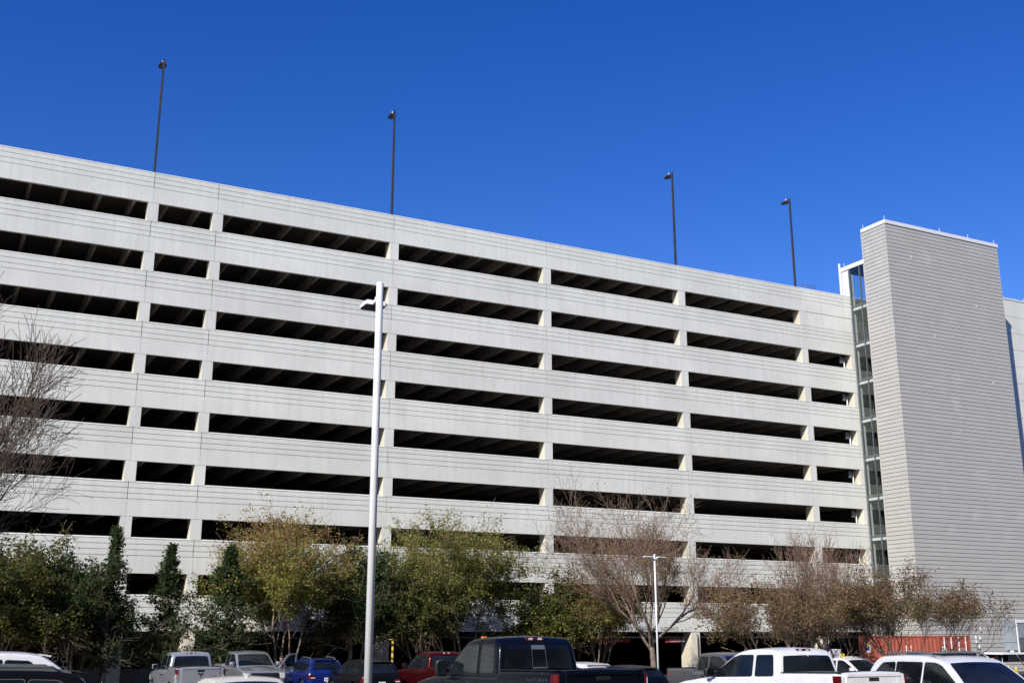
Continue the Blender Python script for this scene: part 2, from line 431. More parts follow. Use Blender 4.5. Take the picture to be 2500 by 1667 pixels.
# ------------------------------------------------------------------ stair tower
TX0, TX1, TY, TZ = 63.0, 75.55, -4.25, 33.1
yb = -1.72
tow = empty('stair_tower', (69, -2, GB), 0, 'tall grey ribbed stair tower with white coping at the end of the garage', 'tower')
TB = Matrix.Translation((-69, 2, -GB))
def tb(mb, name, mats, parent=tow):
    mb.v = [(x - 69, y + 2, z - GB) for x, y, z in mb.v]
    return mb.build(name, mats, parent)
def siding_mat(name, col, z_off):
    m, nt, b = new_mat(name)
    g = nd(nt, 'ShaderNodeNewGeometry'); sp = nd(nt, 'ShaderNodeSeparateXYZ'); nt.links.new(g.outputs['Position'], sp.inputs[0])
    q = nd(nt, 'ShaderNodeMath', operation='MULTIPLY_ADD'); q.inputs[1].default_value = 1 / 0.3055; q.inputs[2].default_value = z_off
    nt.links.new(sp.outputs['Z'], q.inputs[0])
    fl = nd(nt, 'ShaderNodeMath', operation='FLOOR'); nt.links.new(q.outputs[0], fl.inputs[0])
    xx = nd(nt, 'ShaderNodeMath', operation='MULTIPLY_ADD'); xx.inputs[1].default_value = 1 / 4.0
    wn0 = nd(nt, 'ShaderNodeTexWhiteNoise', noise_dimensions='1D'); nt.links.new(fl.outputs[0], wn0.inputs['W'])
    nt.links.new(sp.outputs['X'], xx.inputs[0]); nt.links.new(wn0.outputs['Value'], xx.inputs[2])
    fx = nd(nt, 'ShaderNodeMath', operation='FLOOR'); nt.links.new(xx.outputs[0], fx.inputs[0])
    cb = nd(nt, 'ShaderNodeCombineXYZ'); nt.links.new(fl.outputs[0], cb.inputs[0]); nt.links.new(fx.outputs[0], cb.inputs[1])
    wn = nd(nt, 'ShaderNodeTexWhiteNoise', noise_dimensions='2D'); nt.links.new(cb.outputs[0], wn.inputs['Vector'])
    c = mixc(nt, wn.outputs['Value'], scaled(col, 0.955), scaled(col, 1.045))
    c = mixc(nt, noise_fac(nt, 0.5, 4, 0.6), c, scaled(col, 0.93))
    c = mixc(nt, mixc(nt, 0.7, (0, 0, 0), noise_fac(nt, 0.5, 3, 0.5, lo=0.60, hi=0.78)), c, scaled(col, 1.25))
    nt.links.new(c, b.inputs['Base Color']); b.inputs['Roughness'].default_value = 0.55; b.inputs['Specular IOR Level'].default_value = 0.35
    return m
M['siding'] = siding_mat('taupe_metal_siding', (0.505, 0.49, 0.452), 0.0)
mb = MB(); C = 0.3055; n = int((TZ - GB) / C) + 1
mb.box(TX0 + 0.04, TX1 - 0.04, TY + 0.04, yb, GB, TZ - 0.05, 1); mb.box(67.2, TX1 - 0.04, yb + 0.002, -0.01, GB, TZ - 0.05, 1)

z = TZ
while z > GB:
    zl = max(z - C, GB)
    # a lap course: the foot of each course stands proud of the one below and ends in a dark reveal
    a, bz = z, zl + 0.032
    prof = [(0.0, bz), (0.012, a)]
    for (p0, p1, ax) in (((TX0, TY), (TX1, TY), 'y'), ((TX0, TY), (TX0, yb), 'x'), ((TX1, TY), (TX1, -0.0), 'X')):
        if ax == 'y': mb.add([(TX0, TY, bz), (TX1, TY, bz), (TX1 - 0.012, TY + 0.012, a), (TX0 + 0.012, TY + 0.012, a)], [(0, 1, 2, 3)]); mb.add([(TX0, TY, bz), (TX1, TY, bz), (TX1 - 0.05, TY + 0.05, bz), (TX0 + 0.05, TY + 0.05, bz)], [(0, 3, 2, 1)], 1)
        elif ax == 'x': mb.add([(TX0, TY, bz), (TX0, yb, bz), (TX0 + 0.012, yb, a), (TX0 + 0.012, TY + 0.012, a)], [(0, 3, 2, 1)]); mb.add([(TX0, TY, bz), (TX0, yb, bz), (TX0 + 0.05, yb, bz), (TX0 + 0.05, TY + 0.05, bz)], [(0, 1, 2, 3)], 1)
        else: mb.add([(TX1, TY, bz), (TX1, 0, bz), (TX1 - 0.012, 0, a), (TX1 - 0.012, TY + 0.012, a)], [(0, 1, 2, 3)]); mb.add([(TX1, TY, bz), (TX1, 0, bz), (TX1 - 0.05, 0, bz), (TX1 - 0.05, TY + 0.05, bz)], [(0, 3, 2, 1)], 1)
    z -= C
tb(mb, 'siding', [M['siding'], M['groove']])
mb = MB(); mb.box(TX0 - 0.012, TX0 + 0.10, yb - 0.05, yb + 0.05, GB, TZ - 0.02); mb.box(TX0 - 0.014, TX0 + 0.02, TY + 0.52, TY + 0.55, GB, TZ - 0.02)
mb.box(TX0 - 0.014, TX0 + 0.03, TY - 0.014, TY + 0.03, GB, TZ - 0.02)
tb(mb, 'corner_trim', M['siding'])
mb = MB(); mb.cbox(TX0 - 0.06, TX1 + 0.06, TY - 0.06, yb, TZ, TZ + 0.32, 0.02); tb(mb, 'coping', M['white'])
for x, y in ((TX0, TY), (TX0, -2.0), (69.0, TY), (TX1 - 0.3, TY), (72.2, TY)):
    mb = MB(); mb.tube([(x, y + 0.02, TZ + 0.3), (x, y + 0.02, TZ + 0.62)], 0.018, 5); tb(mb, 'lightning_rod', M['white_metal'])
# glazed stair between garage and tower
def glass_mat(name, tint, refl=0.12):
    m, nt, b = new_mat(name)
    nt.nodes.remove(b)
    tr = nd(nt, 'ShaderNodeBsdfTransparent'); tr.inputs['Color'].default_value = (*tint, 1)
    gl = nd(nt, 'ShaderNodeBsdfGlossy'); gl.inputs['Roughness'].default_value = 0.02
    lw = nd(nt, 'ShaderNodeLayerWeight'); lw.inputs['Blend'].default_value = 0.25
    r = nd(nt, 'ShaderNodeMapRange'); r.inputs['To Min'].default_value = refl * 0.4; r.inputs['To Max'].default_value = refl * 3
    nt.links.new(lw.outputs['Fresnel'], r.inputs['Value'])
    mx = nd(nt, 'ShaderNodeMixShader'); nt.links.new(r.outputs[0], mx.inputs[0]); nt.links.new(tr.outputs[0], mx.inputs[1]); nt.links.new(gl.outputs[0], mx.inputs[2])
    nt.links.new(mx.outputs[0], nt.nodes['Material Output'].inputs[0])
    return m
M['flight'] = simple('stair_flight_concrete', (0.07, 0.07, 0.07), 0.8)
M['stair_glass'] = glass_mat('green_tinted_glass', (0.93, 0.96, 0.95))
ST = 30.55
floors = [27.40 - 3.0 * k for k in range(9)] + [0.6]
for k, zf in enumerate(floors):
    zt = ST if k == 0 else floors[k - 1]
    for (a, b) in ((-0.16, -1.17), (-1.23, -1.70)):
        mb = MB(); mb.box(62.995, 63.005, b, a, zf + 0.03, zt - 0.06)
        tb(mb, 'glass_pane', M['stair_glass'])
    mb = MB(); mb.box(62.96, 63.05, -1.70, -0.16, zf - 0.05, zf + 0.05); tb(mb, 'transom', M['alu'])
    # landing slab with a pale edge, and a flight rising behind it
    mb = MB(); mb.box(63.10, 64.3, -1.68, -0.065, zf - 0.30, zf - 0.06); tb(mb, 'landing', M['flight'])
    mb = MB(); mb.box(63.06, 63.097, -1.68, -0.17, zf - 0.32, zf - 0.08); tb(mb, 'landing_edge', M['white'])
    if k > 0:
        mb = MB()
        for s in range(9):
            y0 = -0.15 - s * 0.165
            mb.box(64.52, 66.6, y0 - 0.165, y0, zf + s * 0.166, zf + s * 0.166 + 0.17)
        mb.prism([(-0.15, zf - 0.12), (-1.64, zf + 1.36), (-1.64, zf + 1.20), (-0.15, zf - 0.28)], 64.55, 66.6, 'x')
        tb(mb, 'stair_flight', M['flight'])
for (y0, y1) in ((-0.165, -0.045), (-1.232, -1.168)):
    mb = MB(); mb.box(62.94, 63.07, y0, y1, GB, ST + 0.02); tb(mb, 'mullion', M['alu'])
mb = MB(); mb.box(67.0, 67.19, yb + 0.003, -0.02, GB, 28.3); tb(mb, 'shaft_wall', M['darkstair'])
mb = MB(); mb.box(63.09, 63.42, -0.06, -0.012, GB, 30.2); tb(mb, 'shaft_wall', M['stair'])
mb = MB(); mb.box(63.423, 67.0, -0.058, -0.012, GB, 28.2); tb(mb, 'shaft_wall', M['darkstair'])  # same wall as the pale strip, its shadowed part painted dark
mb = MB()
for y in (-0.4, -1.1): mb.tube([(66.9, y, 28.3), (66.9, y, ST)], 0.04, 6)
tb(mb, 'frame', M['alu'])
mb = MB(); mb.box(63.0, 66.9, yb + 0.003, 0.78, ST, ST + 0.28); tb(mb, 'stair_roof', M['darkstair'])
mb = MB(); mb.cbox(62.93, 63.0 - 0.003, yb - 0.05, 0.85, ST, ST + 0.36, 0.02); tb(mb, 'stair_coping', M['white'])
mb = MB(); mb.cbox(63.0, 63.10, -0.04, 0.75, 27.8, ST - 0.003, 0.01); tb(mb, 'penthouse_wall', M['white'])
mb = MB(); mb.cbox(62.86, 63.0 - 0.006, 0.76, 0.92, 27.6, ST + 0.75, 0.02); tb(mb, 'corner_post', M['white'])
mb = MB(); mb.tube([(62.97, 0.35, ST + 0.3), (62.97, 0.35, ST + 0.62)], 0.02, 5); tb(mb, 'lightning_rod', M['white_metal'])
M['patch'] = simple('pale_patch', (0.62, 0.60, 0.57), 0.6)
# repair plates and little wall fittings on the ribbed face
for px, py, w, h in ((2226, 628, 0.15, 0.24), (2384, 748, 0.12, 0.22), (2283, 821, 0.18, 0.18), (2426, 935, 0.16, 0.26), (2381, 1215, 0.4, 0.08)):
    p = at_y(px, py, TY - 0.01)
    mb = MB(); mb.cbox(p.x - w / 2, p.x + w / 2, TY - 0.02, TY + 0.004, p.z - h / 2, p.z + h / 2, 0.004); tb(mb, 'patch_plate', M['patch'])
for px, py in ((2394, 1536), (2393, 1557), (2382.5, 1556), (2383.6, 1565), (2391, 1578)):
    p = at_y(px, py, TY - 0.06)
    mb = MB(); mb.tube([(p.x, TY - 0.07, p.z - 0.12), (p.x, TY - 0.07, p.z), (p.x, TY - 0.05, p.z + 0.16)], [0.06, 0.05, 0.015], 10); tb(mb, 'wall_lamp', M['white'])
p = at_y(2385, 1575, TY - 0.06)
mb = MB(); mb.tube([(p.x, TY - 0.07, GB), (p.x, TY - 0.07, p.z)], 0.05, 8); tb(mb, 'conduit', M['alu'])

# ------------------------------------------------------------------ building part beyond the tower
ann = empty('annex_building', (88, 10, GB), 0, 'pale panelled building wall in shade right of the stair tower', 'building')
mb = MB(); zt = 30.62
prof = [(0.0, GB), (0.3, GB), (0.3, zt), (0.0, zt)]
z = zt - 1.5
while z > GB + 0.5:
    prof += [(0.0, z + 0.02), (0.03, z + 0.012), (0.03, z - 0.012), (0.0, z - 0.02)]; z -= 1.5
mb.prism_x(prof[::-1], 75.6, 108.0)
mb.v = [(x - 88, y - 10, z - GB) for x, y, z in mb.v]; mb.build('wall', M['concrete'], ann)
mb = MB(); mb.cbox(75.6, 108.1, -0.05, 0.35, zt + 0.003, zt + 0.16, 0.02); mb.v = [(x - 88, y - 10, z - GB) for x, y, z in mb.v]; mb.build('coping', M['white'], ann)
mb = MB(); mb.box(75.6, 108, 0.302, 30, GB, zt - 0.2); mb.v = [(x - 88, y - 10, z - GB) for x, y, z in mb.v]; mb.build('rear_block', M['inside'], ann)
mb = MB(); p = at_y(2498, 733, 0.1); mb.tube([(p.x, 0.1, zt + 0.1), (p.x, 0.1, zt + 0.45)], 0.02, 5); mb.v = [(x - 88, y - 10, z - GB) for x, y, z in mb.v]; mb.build('lightning_rod', M['white_metal'], ann)

# ------------------------------------------------------------------ lamp posts in the car park
P = at_depth(928, 690, 20.0); gx, gy = P.x, P.y
t = empty('lamp_post', (gx, gy, 0), 0, 'tall white round lamp post nearest the camera with one flat head', 'lamp post')
H = P.z
mb = MB(); mb.tube([(0, 0, 0.0), (0, 0, H - 0.02), (0, 0, H)], [0.068, 0.064, 0.058], 28); mb.build('pole', M['white_metal'], t)
mb = MB(); mb.cone(0, 0, 0.0, 0.03, 0.16, 0.16, 24); mb.cone(0, 0, 0.03, 0.12, 0.11, 0.075, 24); mb.build('base_cover', M['white_metal'], t)
hz = H - 0.35
mb = MB(); mb.prism([(0.05, hz + 0.01), (0.05, hz + 0.10), (0.10, hz + 0.10), (0.13, hz + 0.06), (0.24, hz + 0.07), (0.24, hz + 0.0)], -0.05, 0.05, 'x'); mb.build('arm', M['white_metal'], t)
mb = MB(); pts = [(-0.17, 0.22), (0.225, 0.22), (0.225, 0.56), (0.18, 0.61), (-0.13, 0.61), (-0.17, 0.56)]
mb.prism(pts, hz - 0.005, hz + 0.05, 'z'); mb.prism([(x * 0.86, 0.25 + (y - 0.22) * 0.82) for x, y in pts], hz + 0.05, hz + 0.085, 'z')
h = mb.build('lamp_head', M['white_metal'], t)
mb = MB(); mb.prism([(x * 0.93, 0.235 + (y - 0.22) * 0.93) for x, y in pts], hz - 0.017, hz - 0.006, 'z'); mb.build('lens', M['lens'], h)

P = at_depth(1597.5, 1352, 50.0)
t = empty('lamp_post', (P.x, P.y, gz(P.y)), 0, 'slim white lamp post with two heads in front of the bare tree', 'lamp post')
H = P.z - gz(P.y)
mb = MB(); mb.tube([(0, 0, 0), (0, 0, H)], [0.043, 0.036], 20); mb.build('pole', M['white_metal'], t)
mb = MB(); mb.cone(0, 0, 0, 0.5, 0.28, 0.25, 20); mb.build('base_cover', M['kerb'], t)
cx, sx = math.cos(0.15), math.sin(0.15)
for s in (-1, 1):
    mb = MB(); mb.tube([(s * 0.05, 0, H - 0.22), (s * 0.16, 0, H - 0.14)], 0.028, 8); mb.build('arm', M['white_metal'], t)
    mb = MB(); mb.prism([(s * 0.14, -0.16), (s * 0.56, -0.12), (s * 0.6, 0), (s * 0.56, 0.12), (s * 0.14, 0.16)], H - 0.145, H - 0.11, 'z')
    h = mb.build('lamp_head', M['white_metal'], t)
    mb = MB(); mb.prism([(s * 0.2, -0.12), (s * 0.52, -0.09), (s * 0.52, 0.09), (s * 0.2, 0.12)], H - 0.155, H - 0.146, 'z'); mb.build('lens', M['lens'], h)

# ------------------------------------------------------------------ shipping container
M['rust'] = simple('red_oxide_container_paint', (0.36, 0.088, 0.056), 0.6, var=0.14, scale=1.2)
t = empty('shipping_container', (49.73, -17.75, gz(-17.75)), 0, 'rust red corrugated shipping container with white locking bars beside the tower', 'container')
L, Wd, Hh = 6.06, 2.44, 2.59
mb = MB()
for x in (0, Wd - 0.1):
    for y in (0, L - 0.1): mb.cbox(x, x + 0.1, y, y + 0.1, 0.0, Hh, 0.008)
for x in (0.004, Wd - 0.094): mb.cbox(x, x + 0.09, 0.1, L - 0.1, Hh - 0.1, Hh - 0.004, 0.006); mb.cbox(x, x + 0.09, 0.1, L - 0.1, 0.004, 0.16, 0.006)
for y in (0.004, L - 0.094): mb.cbox(0.1, Wd - 0.1, y, y + 0.09, Hh - 0.15, Hh - 0.004, 0.006); mb.cbox(0.1, Wd - 0.1, y, y + 0.09, 0.004, 0.16, 0.006)
mb.build('frame', M['rust'], t)
def corrugated(a, b, d0, depth, pitch=0.278):
    pts = []; x = a
    while x < b - pitch * 0.5:
        for u, v in ((0, 0), (0.26, 0), (0.5, 1), (0.76, 1)): pts.append((x + u * pitch, d0 + v * depth))
        x += pitch
    pts.append((b, d0)); return pts
for x0, dpt in ((0.015, 0.038), (Wd - 0.015, -0.038)):
    mb = MB(); pts = corrugated(0.1, L - 0.1, x0, dpt); n = len(pts)
    mb.add([(d, y, 0.16) for y, d in pts] + [(d, y, Hh - 0.1) for y, d in pts], [(i, i+1, n+i+1, n+i) for i in range(n-1)]); mb.build('side_panel', M['rust'], t)
mb = MB(); pts = corrugated(0.1, L - 0.1, Hh - 0.02, -0.02); n = len(pts)
mb.add([(0.05, y, d) for y, d in pts] + [(Wd - 0.05, y, d) for y, d in pts], [(i, i+1, n+i+1, n+i) for i in range(n-1)]); mb.build('roof', M['rust'], t)
mb = MB(); mb.box(0.1, Wd - 0.1, L - 0.05, L - 0.02, 0.16, Hh - 0.12); mb.build('end_panel', M['rust'], t)
for i in (0, 1):
    x0 = 0.11 + i * 1.115
    mb = MB(); mb.cbox(x0, x0 + 1.10, 0.03, 0.08, 0.17, Hh - 0.16, 0.01)
    for z in (0.5, 0.95, 1.4, 1.85): mb.prism([(0.03, z), (0.008, z + 0.05), (0.008, z + 0.26), (0.03, z + 0.31)], x0 + 0.12, x0 + 0.98, 'x')
    d = mb.build('door', M['rust'], t)
    for xx in (x0 + 0.28, x0 + 0.82):
        mb = MB(); mb.tube([(xx, -0.02, 0.12), (xx, -0.02, Hh - 0.08)], 0.021, 8)
        for z in (0.2, 0.8, 1.35, 2.22): mb.cbox(xx - 0.05, xx + 0.05, -0.035, 0.012, z - 0.05, z + 0.05, 0.01)
        mb.build('locking_bar', M['white'], d)
M['blue_panel'] = simple('blue_sticker', (0.02, 0.05, 0.28), 0.5)
def sticker(to_world, name='placard'):
    mb = MB()
    def poly(p, mi): mb.add([to_world(u, v, 0.0 + 0.003 * mi) for u, v in p], [tuple(range(len(p)))], mi)
    poly([(0, 0), (0.40, 0), (0.40, 0.66), (0, 0.66)], 0)
    poly([(0.05, 0.14), (0.35, 0.14), (0.35, 0.60), (0.05, 0.60)], 1)
    arc = [(0.06, 0.42), (0.12, 0.53), (0.22, 0.57), (0.33, 0.58), (0.34, 0.52), (0.30, 0.46), (0.34, 0.42), (0.26, 0.33), (0.15, 0.31), (0.12, 0.36), (0.22, 0.40), (0.24, 0.47), (0.14, 0.46)]
    poly(arc, 2)
    mb.build(name, [M['white_letter'], M['blue_panel'], M['yellow']], t)
yS = at_x(2118, 1572, 49.72).y - t.location.y
sticker(lambda u, v, e: (-0.004 - e, yS + 0.2 - u, 1.62 + v))
sticker(lambda u, v, e: (0.17 + u * 0.9, -0.002 - e - 0.012, 1.35 + v))
for w_, z, x in (('4022594', 1.80, 1.40), ('22G1', 1.60, 1.80)):
    mb = MB(); text_mb(mb, w_, (x, 0.004, z), (1, 0, 0), (0, 0, 1), 0.13); mb.build('lettering', M['white_letter'], t)
mb = MB(); mb.add([(1.55 + 0.07 * math.cos(a * 0.524), 0.0045, 1.64 + 0.09 * math.sin(a * 0.524)) for a in range(12)], [tuple(range(12))]); mb.build('mark', M['white_letter'], t)
for y in (2.0, 2.35): mb = MB(); mb.tube([(-0.03, y, 1.5), (-0.03, y, 2.05)], 0.025, 6); mb.build('white_bracket', M['white'], t)
t = empty('storage_box', (48.05, -11.0, gz(-11)), 0, 'small white metal box standing behind the left end of the red container', 'box')
mb = MB(); mb.cbox(0, 0.9, 0, 0.8, 0.1, 1.82, 0.02); mb.build('cabinet', M['white'], t)
mb = MB(); mb.cbox(0.04, 0.86, -0.02, -0.003, 0.16, 1.76, 0.006); mb.build('door', M['white'], t)
mb = MB(); mb.cbox(0.0, 0.9, 0.02, 0.78, 0.0, 0.098, 0.01); mb.build('plinth', M['alu'], t)

# ------------------------------------------------------------------ flatbed trailer with a generator on it
M['gen'] = simple('blue_grey_sheet_steel', (0.30, 0.34, 0.37), 0.45, metal=0.2, var=0.14, scale=1.5)
M['gen2'] = simple('dark_grey_sheet_steel', (0.17, 0.19, 0.20), 0.5, metal=0.2, var=0.2, scale=1.5)
ZG = GB
tr = empty('flatbed_trailer', (61.2, -12.3, ZG), 0, 'flatbed trailer with pale deck edge and black underside at the foot of the stair tower', 'trailer')
mb = MB(); mb.cbox(0, 9.0, 0, 2.4, 1.42, 1.54, 0.01); mb.build('deck', M['white_metal'], tr)
mb = MB()
for y in (0.5, 1.8): mb.cbox(0.1, 9.0, y, y + 0.14, 0.95, 1.415, 0.01)
mb.cbox(0.6, 9.0, 0.06, 0.1, 0.98, 1.415, 0.005)
mb.build('chassis', M['black'], tr)
for x in (1.3, 3.2, 5.6):
    mb = MB(); mb.tube([(x, 0.02, 1.43), (x + 0.75, 0.02, 0.62)], 0.03, 6); mb.build('strut', M['alu'], tr)
for x in (6.6, 7.7):
    for y in (0.12, 2.0):
        mb = MB(); mb.tube([(x, y, 0.46), (x, y + 0.26, 0.46)], 0.46, 28); w = mb.build('wheel', M['black'], tr)
        mb = MB(); mb.tube([(x, y - 0.01, 0.46), (x, y + 0.05, 0.46)], 0.24, 20); mb.build('rim', M['alu'], w)
mb = MB(); mb.tube([(0.3, 0.3, 1.4), (0.3, 0.3, 0.0)], 0.05, 8); mb.build('landing_leg', M['alu'], tr)
gn = empty('generator', (63.05, -12.05, ZG + 1.545), 0, 'grey steel generator enclosure standing on the flatbed trailer', 'generator')
mb = MB(); mb.cbox(0, 5.2, 0, 1.05, 0.12, 2.0, 0.02); mb.cbox(0.1, 5.1, 0.1, 0.95, 0.0, 0.118, 0.01); mb.build('enclosure', M['gen2'], gn)
mb = MB(); mb.cbox(-0.04, -0.003, 0.04, 1.02, 0.62, 1.97, 0.01); mb.build('side_panel', M['gen'], gn)
mb = MB(); mb.cbox(-0.04, -0.003, 0.04, 1.02, 0.14, 0.60, 0.01); mb.build('side_panel', M['gen'], gn)
mb = MB(); mb.cbox(-0.03, 0.06, -0.06, -0.003, -0.02, 2.02, 0.01); mb.build('corner_post', M['white_metal'], gn)
mb = MB(); mb.cbox(0.07, 5.2, -0.05, -0.003, 1.84, 2.02, 0.01); mb.build('top_band', M['white_metal'], gn)
for a in (0.1, 1.4, 2.7, 4.0):
    mb = MB(); mb.cbox(a, a + 1.2, -0.03, -0.003, 0.9, 1.8, 0.01); mb.build('louver_panel', M['gen'], gn)
    mb = MB(); mb.cbox(a, a + 1.2, -0.03, -0.003, 0.16, 0.86, 0.01); mb.build('door_panel', M['gen2'], gn)
mb = MB(); mb.cbox(-0.075, -0.045, 0.3, 0.6, 0.02, 0.11, 0.01); mb.build('label_plate', M['white'], gn)

# ------------------------------------------------------------------ traffic cones, bollards, striped post
M['orange'] = simple('orange_plastic', (0.80, 0.13, 0.02), 0.5)
M['lime'] = simple('yellow_plastic', (0.80, 0.62, 0.03), 0.5)
def cone_thing(px, ptop, d, body, top, label, h=0.95):
    p = at_depth(px, ptop, d); z0 = p.z - h
    t = empty('traffic_cone', (p.x, p.y, gz(p.y)), 0, label, 'traffic cone', 'cones by the trailer')
    H = p.z - gz(p.y)
    mb = MB(); mb.cbox(-0.2, 0.2, -0.2, 0.2, 0, 0.04, 0.01); mb.build('base', M['black'], t)
    mb = MB(); mb.cone(0, 0, 0.04, H * 0.62, 0.16, 0.16 - 0.12 * 0.62, 18); mb.build('body', M[body], t)
    mb = MB(); mb.cone(0, 0, H * 0.62, H, 0.16 - 0.12 * 0.62, 0.03, 18); mb.build('top', M[top], t)
cone_thing(2425, 1604, 70.0, 'orange', 'orange', 'plain orange traffic cone, leftmost of the cones by the trailer')
cone_thing(2438, 1620, 71.0, 'lime', 'lime', 'small yellow traffic cone just right of the plain orange one')
cone_thing(2445, 1622, 68.0, 'orange', 'lime', 'orange cone with yellow top, third cone from the left')
cone_thing(2462, 1622, 66.0, 'orange', 'lime', 'larger orange cone with yellow top below the trailer strut')
cone_thing(2480, 1626, 66.0, 'lime', 'lime', 'plain yellow traffic cone, rightmost above the red car')
def bollard(px, ptop, d, r, label):
    p = at_depth(px, ptop, d); z0 = gz(p.y)
    t = empty('bollard', (p.x, p.y, z0), 0, label, 'bollard', 'yellow bollards by the garage column')
    mb = MB(); H = p.z - z0; mb.tube([(0, 0, 0), (0, 0, H - r * 0.8), (0, 0, H - r * 0.3), (0, 0, H)], [r, r, r * 0.8, r * 0.25], 20); mb.build('post', M['yellow'], t)
    mb = MB(); mb.cone(0, 0, 0, 0.06, r * 1.5, r * 1.4, 20); mb.build('footing', M['kerb'], t)
bollard(2020, 1594, 62, 0.12, 'yellow bollard seen past the cab of the white crew-cab pickup')
bollard(2057, 1594, 62, 0.12, 'yellow bollard between the tree trunk and the white metal box')
p = at_depth(959, 1562, 58); t = empty('striped_post', (p.x, p.y, gz(p.y)), 0, 'yellow and black striped post standing in the dark garage entrance', 'post')
H = p.z - gz(p.y); ms, ntx, bb = new_mat('yellow_black_stripes')
tc = nd(ntx, 'ShaderNodeTexCoord'); wv = nd(ntx, 'ShaderNodeTexWave', wave_type='BANDS', bands_direction='DIAGONAL'); wv.inputs['Scale'].default_value = 1.8; wv.inputs['Distortion'].default_value = 0
ntx.links.new(tc.outputs['Object'], wv.inputs['Vector']); gt = nd(ntx, 'ShaderNodeMath', operation='GREATER_THAN'); gt.inputs[1].default_value = 0.35; ntx.links.new(wv.outputs['Fac'], gt.inputs[0])
ntx.links.new(mixc(ntx, gt.outputs[0], (0.04, 0.035, 0.02), (0.62, 0.45, 0.04)), bb.inputs['Base Color'])
mb = MB(); mb.tube([(0, 0, 0), (0, 0, H)], 0.06, 12); mb.build('pole', ms, t)
mb = MB(); mb.tube([(0, 0, H), (-0.05, 0, H + 0.05), (-0.2, 0, H + 0.03)], 0.035, 8); mb.build('hook', M['yellow'], t)
# hand wheels of the fire main, far left in front of the garage
t = empty('fire_valve', (at_y(146, 1600, -1.0).x, -1.0, GB + 0.1), 0, 'white pipe with two hand wheels standing by the garage at far left', 'valve')
mb = MB(); mb.tube([(-0.35, 0, 0), (-0.35, 0, 1.0), (0.35, 0, 1.0), (0.35, 0, 0)], 0.05, 10); mb.build('pipe', M['white_metal'], t)
for x in (-0.2, 0.2):
    mb = MB(); mb.tube([(x, 0, 1.0), (x, 0, 1.35)], 0.025, 8); sp_ = mb.build('stem', M['white_metal'], t)
    mb = MB(); mb.tube([(x + 0.13 * math.cos(a * 0.393), -0.02, 1.38 + 0.13 * math.sin(a * 0.393)) for a in range(17)], 0.018, 6, cap=False); mb.build('hand_wheel', M['white_metal'], sp_)
# ------------------------------------------------------------------ trees
def leaf_mat(name, trans=0.5):
    m, nt, b = new_mat(name)
    at = nd(nt, 'ShaderNodeAttribute', attribute_name='tint')
    nt.links.new(at.outputs['Color'], b.inputs['Base Color'])
    b.inputs['Roughness'].default_value = 0.55; b.inputs['Specular IOR Level'].default_value = 0.25
    tl = nd(nt, 'ShaderNodeBsdfTranslucent'); nt.links.new(mixc(nt, 1.0, at.outputs['Color'], (1.0, 1.0, 0.6), 'MULTIPLY'), tl.inputs['Color'])
    mx = nd(nt, 'ShaderNodeMixShader'); mx.inputs[0].default_value = trans
    nt.links.new(b.outputs[0], mx.inputs[1]); nt.links.new(tl.outputs[0], mx.inputs[2])
    nt.links.new(mx.outputs[0], nt.nodes['Material Output'].inputs[0])
    return m
M['leaf'] = leaf_mat('leaves')
M['bark'] = simple('pale_bark', (0.21, 0.165, 0.13), 0.85, var=0.35, scale=5, bump=0.4, bscale=25)
M['twig'] = simple('reddish_twigs', (0.25, 0.165, 0.12), 0.85, var=0.3, scale=4)
M['darkbark'] = simple('grey_bark', (0.12, 0.092, 0.07), 0.9, var=0.35, scale=5, bump=0.4, bscale=25)
M['darktwig'] = simple('grey_twigs', (0.095, 0.066, 0.048), 0.9, var=0.3, scale=4)

def rot_about(d, ang, az):
    a = d.orthogonal().normalized(); b = d.cross(a)
    return (d * math.cos(ang) + (a * math.cos(az) + b * math.sin(az)) * math.sin(ang)).normalized()
def grow(rng, stems, levels):
    """returns branches: (points, r0, r1, level)"""
    out = []
    def branch(p, d, ln, r, lev):
        L = levels[min(lev, len(levels) - 1)]; n = L.get('seg', 4); pts = [p.copy()]; dirs = []
        q = p.copy(); dd = d.copy()
        for i in range(n):
            dd = (dd + Vector((rng.gauss(0, 1), rng.gauss(0, 1), rng.gauss(0, 1))) * L.get('jit', 0.12) + Vector((0, 0, L.get('up', 0.05)))).normalized()
            q = q + dd * (ln / n); pts.append(q.copy()); dirs.append(dd.copy())
        r1 = r * L.get('taper', 0.55)
        out.append((pts, r, r1, lev))
        if lev + 1 >= len(levels): return
        k = L['kids']; k = k if isinstance(k, int) else rng.randint(*k)
        az0 = rng.random() * 6.28
        for c in range(k):
            t = L.get('start', 0.4) + (1 - L.get('start', 0.4)) * (c + 0.35 + 0.5 * rng.random()) / k
            t = min(t, 0.999); i = min(int(t * n), n - 1); u = t * n - i
            bp = pts[i].lerp(pts[i + 1], u)
            a = D2R(rng.uniform(*L['ang'])); nd_ = rot_about(dirs[i], a, az0 + c * 2.4 + rng.uniform(-0.4, 0.4))
            shape = L.get('shape'); m = shape(t) if shape else 1.0
            branch(bp, nd_, ln * rng.uniform(*L['ratio']) * m, max(r * (1 - t * (1 - L.get('taper', 0.55))) * L.get('rr', 0.6), 0.004), lev + 1)
    for (p, d, ln, r) in stems: branch(Vector(p), Vector(d).normalized(), ln, r, 0)
    return out

def pick(rng, pal):
    c = rng.choice(pal); k = rng.uniform(0.7, 1.3)
    return (c[0] * k * rng.uniform(0.9, 1.1), c[1] * k, c[2] * k * rng.uniform(0.8, 1.2))

